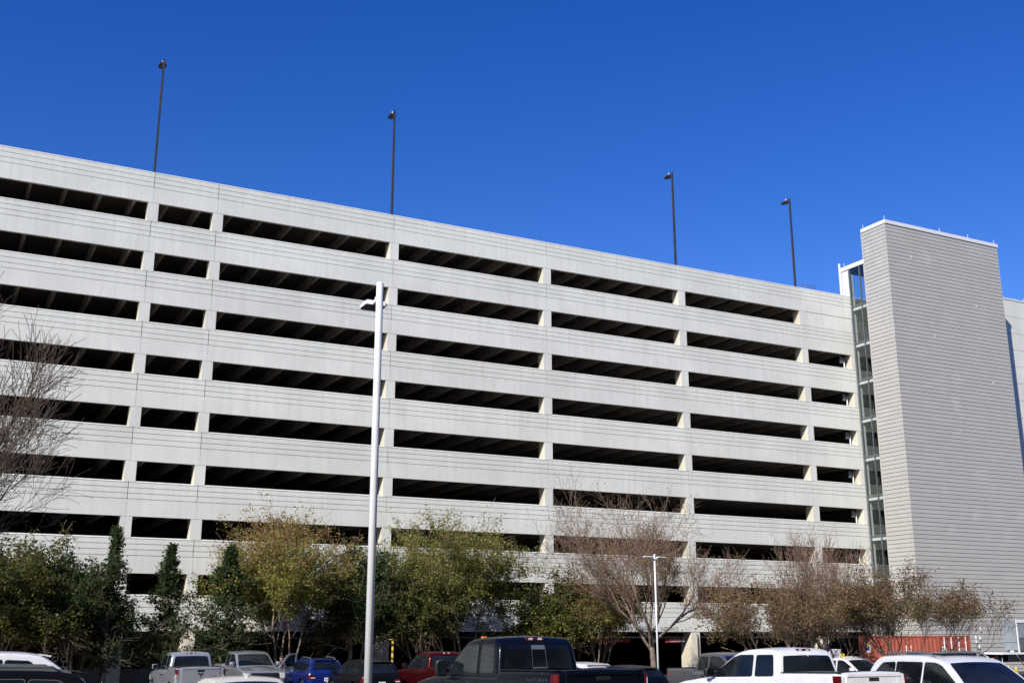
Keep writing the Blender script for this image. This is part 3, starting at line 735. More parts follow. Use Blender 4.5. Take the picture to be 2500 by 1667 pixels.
def tree(label, px, Y, height, width, kind, seed, pal_lo, pal_hi, leaf_n, leaf_s=0.11, keep=None, spread=0.14, twig='twig', bark='bark', depth=None, cat='tree', group='trees in front of the garage', lean=(0, 0), base=None, hmix=0.15, prune=0.0, extra=0):
    rng = random.Random(seed)
    if base is None:
        if depth: b = spot(px, depth); bx, by = b.x, b.y
        else: b = at_y(px, 1551, Y); bx, by = b.x, Y
    else: bx, by = base
    z0 = -0.32 if -8.4 < by < -1.6 else gz(by) - 0.02
    if kind in ('vase', 'spread', 'bare'):
        ns = {'vase': 5, 'spread': 6, 'bare': 3}[kind]
        out_ang = {'vase': (12, 30), 'spread': (28, 52), 'bare': (14, 40)}[kind]
        stems = []
        for i in range(ns):
            az = i * 6.283 / ns + rng.uniform(-0.4, 0.4); a = D2R(rng.uniform(*out_ang))
            d = (math.sin(a) * math.cos(az), math.sin(a) * math.sin(az), math.cos(a))
            stems.append(((0.10 * math.cos(az), 0.10 * math.sin(az), 0), d, rng.uniform(1.9, 2.6), rng.uniform(0.045, 0.075)))
        up = {'vase': 0.10, 'spread': 0.03, 'bare': 0.09}[kind]
        if kind == 'bare':
            stems = [((0, 0, 0), (0.05, 0.0, 1), 1.5, 0.17)]
            levels = [dict(kids=6, ang=(22, 62), ratio=(1.25, 1.7), start=0.55, up=0.0, jit=0.05, rr=0.62, taper=0.8, seg=4),
                      dict(kids=5, ang=(16, 40), ratio=(0.5, 0.75), start=0.3, up=0.10, jit=0.10, rr=0.6, seg=5),
                      dict(kids=5, ang=(16, 42), ratio=(0.5, 0.75), start=0.25, up=0.10, jit=0.10, rr=0.55),
                      dict(kids=5 + extra, ang=(15, 40), ratio=(0.45, 0.75), start=0.2, up=0.09, jit=0.12, rr=0.55),
                      dict(kids=4 + extra, ang=(18, 42), ratio=(0.45, 0.8), start=0.2, up=0.07, jit=0.13, rr=0.6, seg=3),
                      dict(seg=2, jit=0.15, up=0.05)]
        else:
            levels = [dict(kids=4, ang=(16, 42), ratio=(0.55, 0.8), start=0.45, up=up, jit=0.10, rr=0.62, seg=5),
                      dict(kids=5, ang=(18, 45), ratio=(0.5, 0.75), start=0.3, up=up, jit=0.12, rr=0.6),
                      dict(kids=5, ang=(18, 48), ratio=(0.5, 0.8), start=0.25, up=up, jit=0.13, rr=0.6),
                      dict(kids=4, ang=(18, 45), ratio=(0.5, 0.85), start=0.2, up=up, jit=0.13, rr=0.6, seg=3),
                      dict(seg=2, jit=0.15, up=up)]
    elif kind == 'cone':
        stems = [((0, 0, 0), (0, 0, 1), 7.0, 0.09)]
        levels = [dict(kids=110, ang=(55, 85), ratio=(0.15, 0.27), start=0.10, up=0.02, jit=0.008, rr=0.28, taper=0.2, seg=10, shape=lambda t: (1.0 - t) * (0.38 + 0.85 * math.sin(t * 13 + seed) ** 2) + 0.03),
                  dict(kids=7, ang=(25, 60), ratio=(0.35, 0.6), start=0.2, up=0.16, jit=0.14, rr=0.5, seg=3),
                  dict(seg=2, jit=0.15, up=0.05)]
    else:  # 'round': leafy evergreen
        stems = [((0.12 * math.cos(i * 2.1), 0.12 * math.sin(i * 2.1), 0), (0.28 * math.cos(i * 2.1), 0.28 * math.sin(i * 2.1), 1), rng.uniform(2.3, 2.9), 0.075) for i in range(3)]
        levels = [dict(kids=7, ang=(25, 75), ratio=(0.55, 0.85), start=0.38, up=0.02, jit=0.10, rr=0.6, seg=5),
                  dict(kids=6, ang=(25, 60), ratio=(0.45, 0.7), start=0.2, up=0.03, jit=0.14, rr=0.55),
                  dict(kids=6, ang=(25, 55), ratio=(0.4, 0.75), start=0.2, up=0.03, jit=0.15, rr=0.55),
                  dict(seg=3, jit=0.15, up=0.02)]
    br = grow(rng, stems, levels)
    xs = sorted(p.x for b in br for p in b[0]); ys = sorted(p.y for b in br for p in b[0]); zs = sorted(p.z for b in br for p in b[0])
    q = lambda a, f: a[int(f * (len(a) - 1))]
    wx = max(q(xs, 0.985) - q(xs, 0.015), q(ys, 0.985) - q(ys, 0.015)); kx = (width - spread) / wx; kz = (height - spread * 0.6) / zs[-1]
    cx = (q(xs, 0.985) + q(xs, 0.015)) / 2 * 0.6; cy = (q(ys, 0.985) + q(ys, 0.015)) / 2 * 0.6
    def fit(p):
        h = min(1, max(0, p.z / zs[-1]))
        return Vector(((p.x - cx * h) * kx + lean[0] * h, (p.y - cy * h) * kx + lean[1] * h, p.z * kz))
    br = [([fit(p) for p in pts], r0, r1, lev) for pts, r0, r1, lev in br]
    t = empty('tree', (bx, by, z0), rng.uniform(0, 6.28) if kind != 'bare' else 0, label, cat, group)
    t.rotation_euler = (0, 0, 0)
    trunk, crown = MB(), MB()
    nl = len(levels)
    for pts, r0, r1, lev in br:
        n = len(pts) - 1
        rad = [max(r0 + (r1 - r0) * i / n, 0.0065) for i in range(n + 1)]
        sides = 9 if lev == 0 else 6 if lev == 1 else 4 if lev == 2 else 3
        if lev == 0 and pts[0].z < 0.2: rad[0] *= 1.5; pts = [pts[0] - Vector((0, 0, 0.15))] + pts[1:]
        if lev <= 1: trunk.tube(pts, rad, sides, 0, cap=True)
        elif pts[-1].z > prune * height: crown.tube(pts, rad, sides, 0, cap=False)
    trunk.build('trunk', M[bark], t)
    ntw = len(crown.v); tint = [(0.1, 0.1, 0.1, 1.0)] * ntw
    ends = [b for b in br if b[3] >= nl - 2 and b[3] > 0]
    zmax = height
    count = 0; tries = 0; gs = rng.gauss
    while count < leaf_n and tries < leaf_n * 6:
        tries += 1
        pts = rng.choice(ends)[0]; i = rng.randrange(len(pts) - 1)
        c = pts[i].lerp(pts[i + 1], rng.random()); h = c.z / zmax
        if keep and rng.random() > keep(h): continue
        for _ in range(rng.randint(2, 4)):
            px_, py_, pz_ = c.x + gs(0, spread), c.y + gs(0, spread), c.z + gs(0, spread * 0.8)
            if pz_ < 0.5: continue
            # leaf plane: two random roughly perpendicular directions
            ux, uy, uz = gs(0, 1), gs(0, 1), gs(-0.25, 0.7); k = 1 / max(0.05, math.sqrt(ux*ux + uy*uy + uz*uz)); ux *= k; uy *= k; uz *= k
            vx, vy, vz = gs(0, 1), gs(0, 1), gs(0, 0.6); dt = ux*vx + uy*vy + uz*vz; vx -= dt*ux; vy -= dt*uy; vz -= dt*uz
            k = 1 / max(0.05, math.sqrt(vx*vx + vy*vy + vz*vz)); vx *= k; vy *= k; vz *= k
            s = leaf_s * rng.uniform(0.6, 1.35); a = s * 0.5; b = s * 0.30
            o = len(crown.v)
            crown.v += [(px_, py_, pz_), (px_+ux*a+vx*b, py_+uy*a+vy*b, pz_+uz*a+vz*b-0.1*s), (px_+ux*s, py_+uy*s, pz_+uz*s), (px_+ux*a-vx*b, py_+uy*a-vy*b, pz_+uz*a-vz*b-0.1*s)]
            crown.f += [(o, o + 1, o + 2), (o, o + 2, o + 3)]; crown.m += [1, 1]; crown.sm += [False, False]
            hh = h + gs(0, hmix)
            col = pick(rng, pal_hi if hh > 0.62 else pal_lo) if abs(hh - 0.62) > 0.08 else pick(rng, pal_hi + pal_lo)
            tint += [(*col, 1.0)] * 4
            count += 1
    o = crown.build('crown', [M[twig], M['leaf']], t)
    ca = o.data.color_attributes.new('tint', 'FLOAT_COLOR', 'POINT')
    ca.data.foreach_set('color', [x for c in tint for x in c])
    return t

OLIVE = [(0.105, 0.125, 0.037), (0.147, 0.155, 0.041), (0.077, 0.101, 0.030), (0.196, 0.175, 0.050)]
DARKG = [(0.040, 0.071, 0.023), (0.057, 0.092, 0.030), (0.046, 0.081, 0.039), (0.086, 0.121, 0.037)]
YGRN = [(0.34, 0.37, 0.075), (0.27, 0.33, 0.068), (0.44, 0.37, 0.085), (0.20, 0.26, 0.058)]
RUST = [(0.435, 0.259, 0.105), (0.336, 0.189, 0.105), (0.476, 0.308, 0.105), (0.252, 0.161, 0.091)]
BRN = [(0.32, 0.195, 0.13), (0.23, 0.14, 0.095), (0.36, 0.245, 0.15), (0.21, 0.165, 0.075)]
PINK = [(0.36, 0.235, 0.17), (0.27, 0.17, 0.12), (0.32, 0.22, 0.13)]
GBRN = [(0.248, 0.227, 0.076), (0.207, 0.207, 0.062), (0.303, 0.207, 0.110), (0.330, 0.303, 0.083)]
def low(cut, soft=0.12, top=None):
    """crown begins at a share of the height; optionally thins out toward the top"""
    def f(h):
        k = min(1.0, max(0.0, (h - cut) / soft))
        if top and h > top[0]: k *= max(top[1], 1 - (h - top[0]) * top[2])
        return k
    return f
tree('bare grey tree with thin branching twigs at the left edge of the picture', -262, 0, 12.4, 8.0, 'bare', 5, OLIVE, BRN, 1200, 0.09, keep=lambda h: 1.0 if h < 0.45 else 0.1, twig='darktwig', bark='darkbark', depth=28, cat='bare tree', lean=(0.1, 0), extra=2)
tree('bushy olive green tree at the far left behind the white vehicles', 8, -5.2, 8.0, 6.2, 'round', 11, OLIVE, OLIVE, 26000, 0.16, keep=low(0.22))
tree('bushy olive green tree with forked pale trunk, second from the left', 82, -4.6, 8.1, 6.0, 'round', 12, OLIVE, OLIVE, 26000, 0.16, keep=low(0.30))
tree('dark olive tree between the forked-trunk tree and the slim spire above it', 188, -4.2, 7.1, 5.2, 'round', 13, DARKG + OLIVE[:2], DARKG, 20000, 0.16, keep=low(0.22))
tree('slim dark spire tree at the left in front of the dappled column', 262, -5.4, 7.7, 2.1, 'cone', 21, DARKG, DARKG, 8000, 0.14, spread=0.10)
tree('slim evergreen spire standing alone before the short deck opening, left of the silver pickup', 400, -4.5, 7.0, 2.9, 'cone', 22, DARKG, DARKG, 9500, 0.14, spread=0.10)
tree('broad-based dark evergreen spire behind the grey pickup', 540, -5.6, 6.9, 3.9, 'cone', 23, DARKG, DARKG, 15000, 0.14, spread=0.10)
tree('big yellow-green tree with rusty orange top left of the near lamp post', 690, -4.8, 10.0, 8.3, 'vase', 31, YGRN, RUST + YGRN[:1], 46000, 0.125, keep=low(0.25, 0.08, (0.74, 0.16, 3.4)))
tree('dark green tree directly behind the near white lamp post', 860, -4.2, 7.9, 5.6, 'round', 41, DARKG + OLIVE[:1], DARKG, 24000, 0.16, keep=low(0.26))
tree('green tree with yellowish upright tips between the near lamp post and the dark pickup', 1120, -4.6, 10.1, 7.8, 'vase', 32, OLIVE + YGRN[:2], YGRN + GBRN, 44000, 0.125, keep=low(0.23, 0.08, (0.76, 0.16, 3.4)))
tree('dense green tree behind the red pickup', 1020, -4.4, 7.4, 5.4, 'round', 42, OLIVE, OLIVE + DARKG, 24000, 0.16, keep=low(0.30))
tree('leafy green tree above the cab of the dark pickup', 1345, -4.4, 6.9, 5.0, 'round', 43, OLIVE + YGRN[:1], DARKG + OLIVE, 21000, 0.16, keep=low(0.30))
tree('brown and green tree left of the big bare tree', 1462, -5.0, 7.2, 5.2, 'vase', 33, YGRN + GBRN, BRN + RUST[:1], 20000, 0.13, keep=low(0.30))
tree('big bare spreading tree with thick pale trunk beside the double lamp post', 1597, -9.0, 12.8, 12.4, 'bare', 7, GBRN + BRN[:2], PINK + BRN[:1], 17000, 0.085, keep=lambda h: 0.4 if h < 0.45 else 0.7, cat='bare tree', prune=0.25, extra=1)
tree('leafless brown tree with upright twigs reaching above its neighbours near the stair tower', 2015, 0, 9.2, 5.4, 'bare', 9, GBRN, BRN, 3500, 0.09, keep=lambda h: 0.5, depth=63, cat='bare tree')
tree('brown-green spreading tree right behind the white crew-cab pickup', 1905, 0, 6.5, 7.6, 'spread', 51, GBRN[:2] + BRN, BRN + RUST[:1], 26000, 0.11, depth=57, keep=low(0.36), prune=0.42)
tree('brownish spreading tree with forked dark trunk left of the red container', 2020, 0, 6.0, 6.2, 'spread', 52, GBRN[:1] + BRN, BRN, 20000, 0.10, depth=51, twig='darktwig', bark='darkbark', keep=low(0.46), prune=0.46)
tree('brownish spreading tree whose dark branches cross the red container', 2222, 0, 5.9, 7.6, 'spread', 53, GBRN[:2] + BRN, BRN, 27000, 0.09, depth=47, twig='darktwig', bark='darkbark', keep=low(0.52), prune=0.5)
SKY_AIR, SKY_DUST, SKY_OZONE, SKY_SAT, SKY_HUE, SKY_STR, SUN_E = 1.0, 0.2, 2.6, 1.40, 0.5245, 0.15, 5.0
# ------------------------------------------------------------------ vehicles
M['p_white'] = paint('white_car_paint', (0.80, 0.80, 0.80), 0.0, 0.4)
M['p_cream'] = paint('cream_white_car_paint', (0.74, 0.71, 0.60), 0.0, 0.4)
M['p_silver'] = paint('silver_car_paint', (0.50, 0.51, 0.54), 0.55, 0.34)
M['p_grey'] = paint('light_grey_car_paint', (0.34, 0.36, 0.38), 0.5, 0.34)
M['p_dgrey'] = paint('grey_car_paint', (0.13, 0.135, 0.14), 0.4, 0.36)
M['p_blue'] = paint('blue_car_paint', (0.008, 0.022, 0.17), 0.3, 0.3)
M['p_red'] = paint('dark_red_car_paint', (0.055, 0.003, 0.005), 0.3, 0.32)
M['p_bred'] = paint('bright_red_car_paint', (0.55, 0.02, 0.03), 0.1, 0.32)
M['p_black'] = paint('black_car_paint', (0.006, 0.006, 0.007), 0.0, 0.3)
M['p_navy'] = paint('blue_black_car_paint', (0.003, 0.0045, 0.009), 0.0, 0.28)
M['cglass'] = car_glass('dark_car_glass')
M['tyre'] = simple('tyre_rubber', (0.02, 0.02, 0.021), 0.85, var=0.2)
M['rim'] = simple('alloy_rim', (0.45, 0.45, 0.46), 0.3, metal=0.8)
M['chrome'] = simple('chrome', (0.75, 0.75, 0.76), 0.12, metal=1.0, var=0.03)
M['tail'] = simple('red_tail_lens', (0.10, 0.003, 0.004), 0.12, coat=0.8)
M['tailw'] = simple('clear_lamp_lens', (0.62, 0.60, 0.58), 0.1, coat=0.8, var=0.05)
M['amber'] = simple('amber_lens', (0.75, 0.20, 0.03), 0.2, coat=0.8)
M['liner'] = simple('black_bed_liner', (0.025, 0.025, 0.027), 0.8)
M['trim'] = simple('black_trim', (0.015, 0.015, 0.016), 0.45)
M['sealine'] = simple('panel_gap', (0.01, 0.01, 0.01), 0.8)

def lerp_pts(pts, x):
    if x <= pts[0][0]: return pts[0][1]
    for (a, za), (b, zb_) in zip(pts, pts[1:]):
        if x <= b:
            t = (x - a) / max(b - a, 1e-6); t = t * t * (3 - 2 * t) * 0.5 + t * 0.5
            return za + (zb_ - za) * t
    return pts[-1][1]
def chaikin(pts, n=2):
    for _ in range(n):
        q = [pts[0]]
        for (a, b), (c, d) in zip(pts, pts[1:]):
            q += [(a * .78 + c * .22, b * .78 + d * .22), (a * .22 + c * .78, b * .22 + d * .78)]
        q.append(pts[-1]); pts = q
    return pts
def rounded(poly, r=0.05, n=3):
    out = []; m = len(poly)
    for i in range(m):
        p = Vector((*poly[i], 0)); a = Vector((*poly[i-1], 0)); b = Vector((*poly[(i+1) % m], 0))
        ra = min(r, (a - p).length * .45); rb = min(r, (b - p).length * .45)
        s = p + (a - p).normalized() * ra; e = p + (b - p).normalized() * rb
        for k in range(n + 1):
            t = k / n; q = s * (1-t)**2 + p * 2*t*(1-t) + e * t*t; out.append((q.x, q.y))
    return out

class Car:
    def __init__(s, root, L, W, H, paint_, top, prof, wb, wr, wheels, rw, sill=0.32, open_bed=None, taper=(0.10, 0.06), er=0.10):
        s.t = root; s.L = L; s.W = W; s.H = H; s.p = M[paint_]; s.top = top; s.wb = wb; s.wr = wr; s.open = open_bed
        s.wheels = wheels; s.rw = rw; s.sill = sill; s.taper = taper; s.er = er
        s.prof = chaikin(prof); s.zb = min(prof[0][1], prof[-1][1]); s.zr = max(z for _, z in prof)
        s.gr = 0.075; s.crown = 0.035
    def put(s, mb, name, mats, parent=None):
        mb.v = [(x - s.L / 2, y, z) for x, y, z in mb.v]
        return mb.build(name, mats, parent or s.t)
    def plan(s, x):
        f = 1.0; a = s.L * 0.17
        if x > s.L - a: f -= s.taper[0] * ((x - s.L + a) / a) ** 2
        if x < a: f -= s.taper[1] * ((a - x) / a) ** 2
        return s.W / 2 * f
    def side_y(s, x, z):
        h = s.plan(x); zm = 0.78 * s.top_max / 1.1
        d = (z - zm)
        return h * (1 - 0.10 * min(d, 0) ** 2 / 0.25 - 0.035 * max(d, 0) ** 2 / 0.12)
    def body(s):
        s.top_max = max(z for _, z in s.top)
        L, R = s.L, s.er; xs = [0, R * 0.08, R * 0.3, R * 0.62, R]
        n = 22; xs += [R + (L - 2 * R) * i / n for i in range(1, n)]; xs += [L - x for x in xs[:5]]
        for wx in s.wheels:
            for k in range(-8, 9): xs.append(wx + (s.rw + 0.075) * math.sin(k / 8 * 1.5707))
        for x, _ in s.top: xs += [x] if R < x < L - R else []
        xs = sorted(set(round(x, 4) for x in xs)); mb = MB(); rows = []
        for x in xs:
            e = min(x, L - x); sh = 0.0
            if e < R: sh = R - math.sqrt(max(R * R - (R - e) ** 2, 0))
            zt = lerp_pts(s.top, x) - sh * 0.8; zb = s.sill + sh * 0.6
            for wx in s.wheels:
                if abs(x - wx) < s.rw + 0.075: zb = max(zb, s.rw + math.sqrt(max((s.rw + 0.075) ** 2 - (x - wx) ** 2, 0)))
            zb = min(zb, zt - 0.12); r = 0.075
            row = []
            for f in (0, .12, .3, .5, .7, .86, 1.0):
                z = zb + (zt - r - zb) * f; row.append((x, s.side_y(x, z) - sh, z))
            yb = row[-1][1]
            for a in (30, 60, 90): row.append((x, yb - r + r * math.cos(D2R(a)), zt - r + r * math.sin(D2R(a))))
            yi = yb - r
            for v in (0.75, 0.5, 0.25, 0.0): row.append((x, yi * v, zt + 0.03 * (1 - v * v)))
            rows.append(row)
        m = len(rows[0])
        for sg in (1, -1):
            vs = [(p[0], p[1] * sg, p[2]) for row in rows for p in row]; fs = []
            for i in range(len(rows) - 1):
                xm = (xs[i] + xs[i+1]) / 2
                for j in range(m - 1):
                    if s.open and s.open[0] < xm < s.open[1] and j >= 9: continue
                    q = (i*m+j, (i+1)*m+j, (i+1)*m+j+1, i*m+j+1); fs.append(q[::-1] if sg > 0 else q)
            mb.add(vs, fs, 0, True)
        for row, rev in ((rows[0], 0), (rows[-1], 1)):
            loop = row + [(p[0], -p[1], p[2]) for p in row[::-1][1:]]
            mb.add(loop, [tuple(range(len(loop)))[::1 if rev else -1]], 0)
        # cab / greenhouse
        P = s.prof; n = len(P); rows = []
        s.nrm = []
        for i in range(n):
            a = P[max(i-1, 0)]; b = P[min(i+1, n-1)]; dx, dz = b[0]-a[0], b[1]-a[1]; l = math.hypot(dx, dz) or 1
            s.nrm.append((-dz / l, dx / l))
        side = []
        for (x, z), (nx, nz) in zip(P, s.nrm):
            qx, qz = x - nx * s.gr, z - nz * s.gr; y = s.wz(qz); row = [(qx, y, qz)]; side.append((qx, y, qz))
            for a in (25, 50, 75, 90):
                row.append((qx + nx * s.gr * math.sin(D2R(a)), y - s.gr + s.gr * math.cos(D2R(a)), qz + nz * s.gr * math.sin(D2R(a))))
            for v in (0.8, 0.6, 0.4, 0.2, 0): c = s.crown * (1 - v * v); row.append((x + nx * c, (y - s.gr) * v, z + nz * c))
            rows.append(row)
        m = len(rows[0])
        for sg in (1, -1):
            vs = [(p[0], p[1] * sg, p[2]) for row in rows for p in row]; fs = []
            for i in range(n - 1):
                for j in range(m - 1):
                    q = (i*m+j, (i+1)*m+j, (i+1)*m+j+1, i*m+j+1); fs.append(q[::-1] if sg < 0 else q)
            mb.add(vs, fs, 0, True)
            mb.add([(x, y * sg, z) for x, y, z in side], [tuple(range(n))[::-1 if sg > 0 else 1]], 0)
        s.bodyo = s.put(mb, 'body', [s.p])
        mb = MB(); mb.box(0.25, s.L - 0.25, -s.W / 2 + 0.16, s.W / 2 - 0.16, 0.22, 0.55); s.put(mb, 'underbody', M['trim'])
        return s
    def wz(s, z): return s.wb + (s.wr - s.wb) * (z - s.zb) / (s.zr - s.zb)
    def surf(s, front, z, v, off):
        P, N = s.prof, s.nrm; rng_ = range(len(P) - 1); rng_ = reversed(rng_) if front else rng_
        for i in rng_:
            a, b = P[i], P[i+1]
            lo, hi = min(a[1], b[1]), max(a[1], b[1])
            if lo - 1e-6 <= z <= hi + 1e-6 and hi - lo > 1e-5:
                t = (z - a[1]) / (b[1] - a[1]); x = a[0] + (b[0]-a[0]) * t
                nx = N[i][0] + (N[i+1][0]-N[i][0]) * t; nz = N[i][1] + (N[i+1][1]-N[i][1]) * t
                y = (s.wz(z - nz * s.gr) - s.gr) * v; c = s.crown * (1 - v * v) + off
                return (x + nx * c, y, z + nz * c)
        i = len(P) // 2; return (P[i][0], 0, P[i][1])
    def screen(s, front, z0, z1, name, m=0.96, m2=None, off=0.006, mat='cglass', v0=None, v1=None, parent=None):
        mb = MB(); nv, nz = 12, 8; m2 = m if m2 is None else m2
        vs = []
        for k in range(nz + 1):
            z = z0 + (z1 - z0) * k / nz; mm = m + (m2 - m) * k / nz; cut = 0.03 if k in (0, nz) else 0
            a, b = (-mm + cut, mm - cut) if v0 is None else (v0, v1)
            for j in range(nv + 1): vs.append(s.surf(front, z, a + (b - a) * j / nv, off))
        fs = [(k*(nv+1)+j, k*(nv+1)+j+1, (k+1)*(nv+1)+j+1, (k+1)*(nv+1)+j) for k in range(nz) for j in range(nv)]
        if front: fs = [f for f in fs]
        else: fs = [f[::-1] for f in fs]
        mb.add(vs, fs, 0, True); return s.put(mb, name, M[mat], parent)
    def window(s, poly, r=0.06, border=0.018, bmat='trim', name='side_window', sides=(1, -1), mat='cglass'):
        for sg in sides:
            pl = rounded(poly, r); cx = sum(p[0] for p in pl) / len(pl); cz = sum(p[1] for p in pl) / len(pl)
            big = [(x + (border if x > cx else -border), z + (border if z > cz else -border)) for x, z in pl]
            mb = MB(); o = [(x, (s.wz(z) + 0.003) * sg, z) for x, z in big]; f = tuple(range(len(o)))
            mb.add(o, [f if sg < 0 else f[::-1]], 0)
            par = s.put(mb, 'window_surround', M[bmat])
            mb = MB(); o = [(x, (s.wz(z) + 0.007) * sg, z) for x, z in pl]; mb.add(o, [f if sg < 0 else f[::-1]], 0)
            s.put(mb, name, M[mat], par)
    def wheelset(s, rim='rim'):
        for wx in s.wheels:
            for sg in (1, -1):
                yo = s.W / 2 - 0.02; mb = MB(); R_ = s.rw
                pr = [(yo - 0.24, R_ * 0.62), (yo - 0.24, R_ * 0.95), (yo - 0.21, R_), (yo - 0.05, R_), (yo - 0.01, R_ * 0.95), (yo, R_ * 0.80), (yo - 0.01, R_ * 0.64), (yo - 0.06, R_ * 0.62)]
                def lathe(mb, pr, n=28, mi=0):
                    vs = [(wx + r * math.cos(6.2832 * k / n), sg * y, s.rw + r * math.sin(6.2832 * k / n)) for y, r in pr for k in range(n)]
                    fs = [(i*n+k, i*n+(k+1) % n, (i+1)*n+(k+1) % n, (i+1)*n+k) for i in range(len(pr)-1) for k in range(n)]
                    mb.add(vs, fs, mi, True)
                lathe(mb, pr); w = s.put(mb, 'wheel', M['tyre'])
                mb = MB(); lathe(mb, [(yo - 0.07, R_ * 0.63), (yo - 0.02, R_ * 0.62), (yo - 0.04, R_ * 0.54), (yo - 0.14, R_ * 0.52)])
                for k in range(6):
                    a = k * 1.0472; c, d = math.cos(a), math.sin(a); q = 0.045
                    def pt(r, w_, y): return (wx + r * c - w_ * d, sg * y, s.rw + r * d + w_ * c)
                    mb.add([pt(0.03, -q, yo - 0.03), pt(R_ * .58, -q * .8, yo - 0.045), pt(R_ * .58, q * .8, yo - 0.045), pt(0.03, q, yo - 0.03)], [(0, 1, 2, 3)])
                lathe(mb, [(yo - 0.02, 0.005), (yo - 0.022, 0.08), (yo - 0.06, 0.085)]); s.put(mb, 'rim', M[rim], w)
    def patch_rear(s, y0, y1, z0, z1, name, mat, x=0.0, d=0.012, parent=None, both=False):
        for sg in ((1, -1) if both else (1,)):
            mb = MB(); a, b = sorted((y0 * sg, y1 * sg)); mb.cbox(x - d, x + 0.03, a, b, z0, z1, min(0.01, d * .8)); o = s.put(mb, name, M[mat], parent)
        return o
    def corner_lamp(s, z0, z1, name='taillight', mat='tail', dy=0.16, dx=0.20, front=False, clear=None):
        for sg in (1, -1):
            mb = MB(); xe = s.L if front else 0.0; k = -1 if front else 1
            y = s.side_y(xe + k * dx, (z0 + z1) / 2) * 1.0
            pts = [(xe - k * 0.012, y - s.er * 0.72 - dy), (xe - k * 0.012, y - s.er * 0.72), (xe + k * 0.05, y - 0.012), (xe + k * dx, y + 0.010), (xe + k * dx, y - 0.05), (xe + k * 0.06, y - 0.10 - dy)]
            mb.prism([(x, yy * sg) for x, yy in pts], z0, z1, 'z'); o = s.put(mb, name, M[mat])
            if clear:
                c0, c1 = clear; mb = MB(); mb.cbox(xe - k * 0.018 if not front else xe, xe + 0.02 if not front else xe + 0.018, min((y - s.er * .8 - dy * .9) * sg, (y - s.er * .8) * sg), max((y - s.er * .8 - dy * .9) * sg, (y - s.er * .8) * sg), c0, c1, 0.005)
                s.put(mb, 'reverse_lamp', M['tailw'], o)
    def mirror(s, x, z, w=0.20, h=0.17, mat=None, tall=False):
        for sg in (1, -1):
            y = s.wz(z) + 0.05
            mb = MB(); mb.tube([(x, (y - 0.06) * sg, z - 0.02), (x + 0.02, (y + 0.06) * sg, z + 0.0)], 0.03, 8); arm = s.put(mb, 'mirror_arm', M['trim'])
            pts = rounded([(y + 0.03, z - h * .45), (y + 0.03 + w, z - h * .42), (y + 0.03 + w, z + h * .5), (y + 0.03, z + h * .55)], 0.05)
            mb = MB()
            n = len(pts); vs = []
            for (dx, k) in ((-0.05, 1.0), (0.03, 1.0), (0.09, 0.86), (0.12, 0.55)):
                cy = sum(p[0] for p in pts) / n; cz = sum(p[1] for p in pts) / n
                vs += [(x + dx, (cy + (p[0]-cy) * k) * sg, cz + (p[1]-cz) * k) for p in pts]
            fs = [(i*n+k, i*n+(k+1) % n, (i+1)*n+(k+1) % n, (i+1)*n+k) for i in range(3) for k in range(n)]; fs += [tuple(range(n))[::-1], tuple(range(3*n, 4*n))]
            if sg < 0: fs = [f[::-1] for f in fs]
            mb.add(vs, fs, 0, True); o = s.put(mb, 'mirror', M[mat] if mat else s.p, arm)
            mb = MB(); g = [(x - 0.053, (cy + (p[0]-cy) * .86) * sg, cz + (p[1]-cz) * .86) for p in pts]; mb.add(g, [tuple(range(n))[::-1 if sg > 0 else 1]]); s.put(mb, 'mirror_glass', M['cglass'], arm)
    def handle(s, x, z, mat='trim'):
        for sg in (1, -1):
            y = s.side_y(x, z); mb = MB(); a, b = sorted((sg * (y - 0.005), sg * (y + 0.035))); mb.cbox(x - 0.11, x + 0.11, a, b, z - 0.018, z + 0.018, 0.01); s.put(mb, 'door_handle', M[mat])
    def seam(s, x, z0, z1):
        for sg in (1, -1):
            mb = MB(); vs = []
            for k in range(7):
                z = z0 + (z1 - z0) * k / 6; y = s.side_y(x, z) + 0.002; vs += [(x - 0.006, y * sg, z), (x + 0.006, y * sg, z)]
            mb.add(vs, [(2*k, 2*k+1, 2*k+3, 2*k+2)[::-1 if sg > 0 else 1] for k in range(6)]); s.put(mb, 'door_gap', M['sealine'])
    def plate(s, z=0.75, y=0.0, x=0.0, w=0.305, front=False):
        xx = s.L if front else 0.0; k = 1 if front else -1
        mb = MB(); a, b = sorted((xx, xx + k * 0.02)); mb.cbox(a, b, y - w / 2, y + w / 2, z - 0.076, z + 0.076, 0.004); o = s.put(mb, 'license_plate', M['white_letter'])
        mb = MB(); xs_ = xx + k * 0.022
        for i in range(7):
            if i == 3: continue
            yy = y - 0.12 + i * 0.036; mb.add([(xs_, yy, z - 0.035), (xs_, yy + 0.024, z - 0.035), (xs_, yy + 0.024, z + 0.025), (xs_, yy, z + 0.025)], [(0, 1, 2, 3)])
        mb.build; s.put(mb, 'characters', M['dark_letter'], o)

def place(name, label, cat, L, anchor, px, d, az, group=None):
    t = empty(name, (0, 0, 0), 0, label, cat, group)
    h = Vector((math.sin(D2R(az)), math.cos(D2R(az)), 0)); l = Vector((-h.y, h.x, 0))
    P = at_depth(px, 1551, d); r = P - h * (anchor[0] - L / 2) - l * anchor[1]
    slope = (gz(r.y + 1.5 * h.y) - gz(r.y - 1.5 * h.y)) / 3.0
    t.location = (r.x, r.y, gz(r.y)); t.rotation_euler = (0, -math.atan(slope), math.atan2(h.y, h.x))
    return t

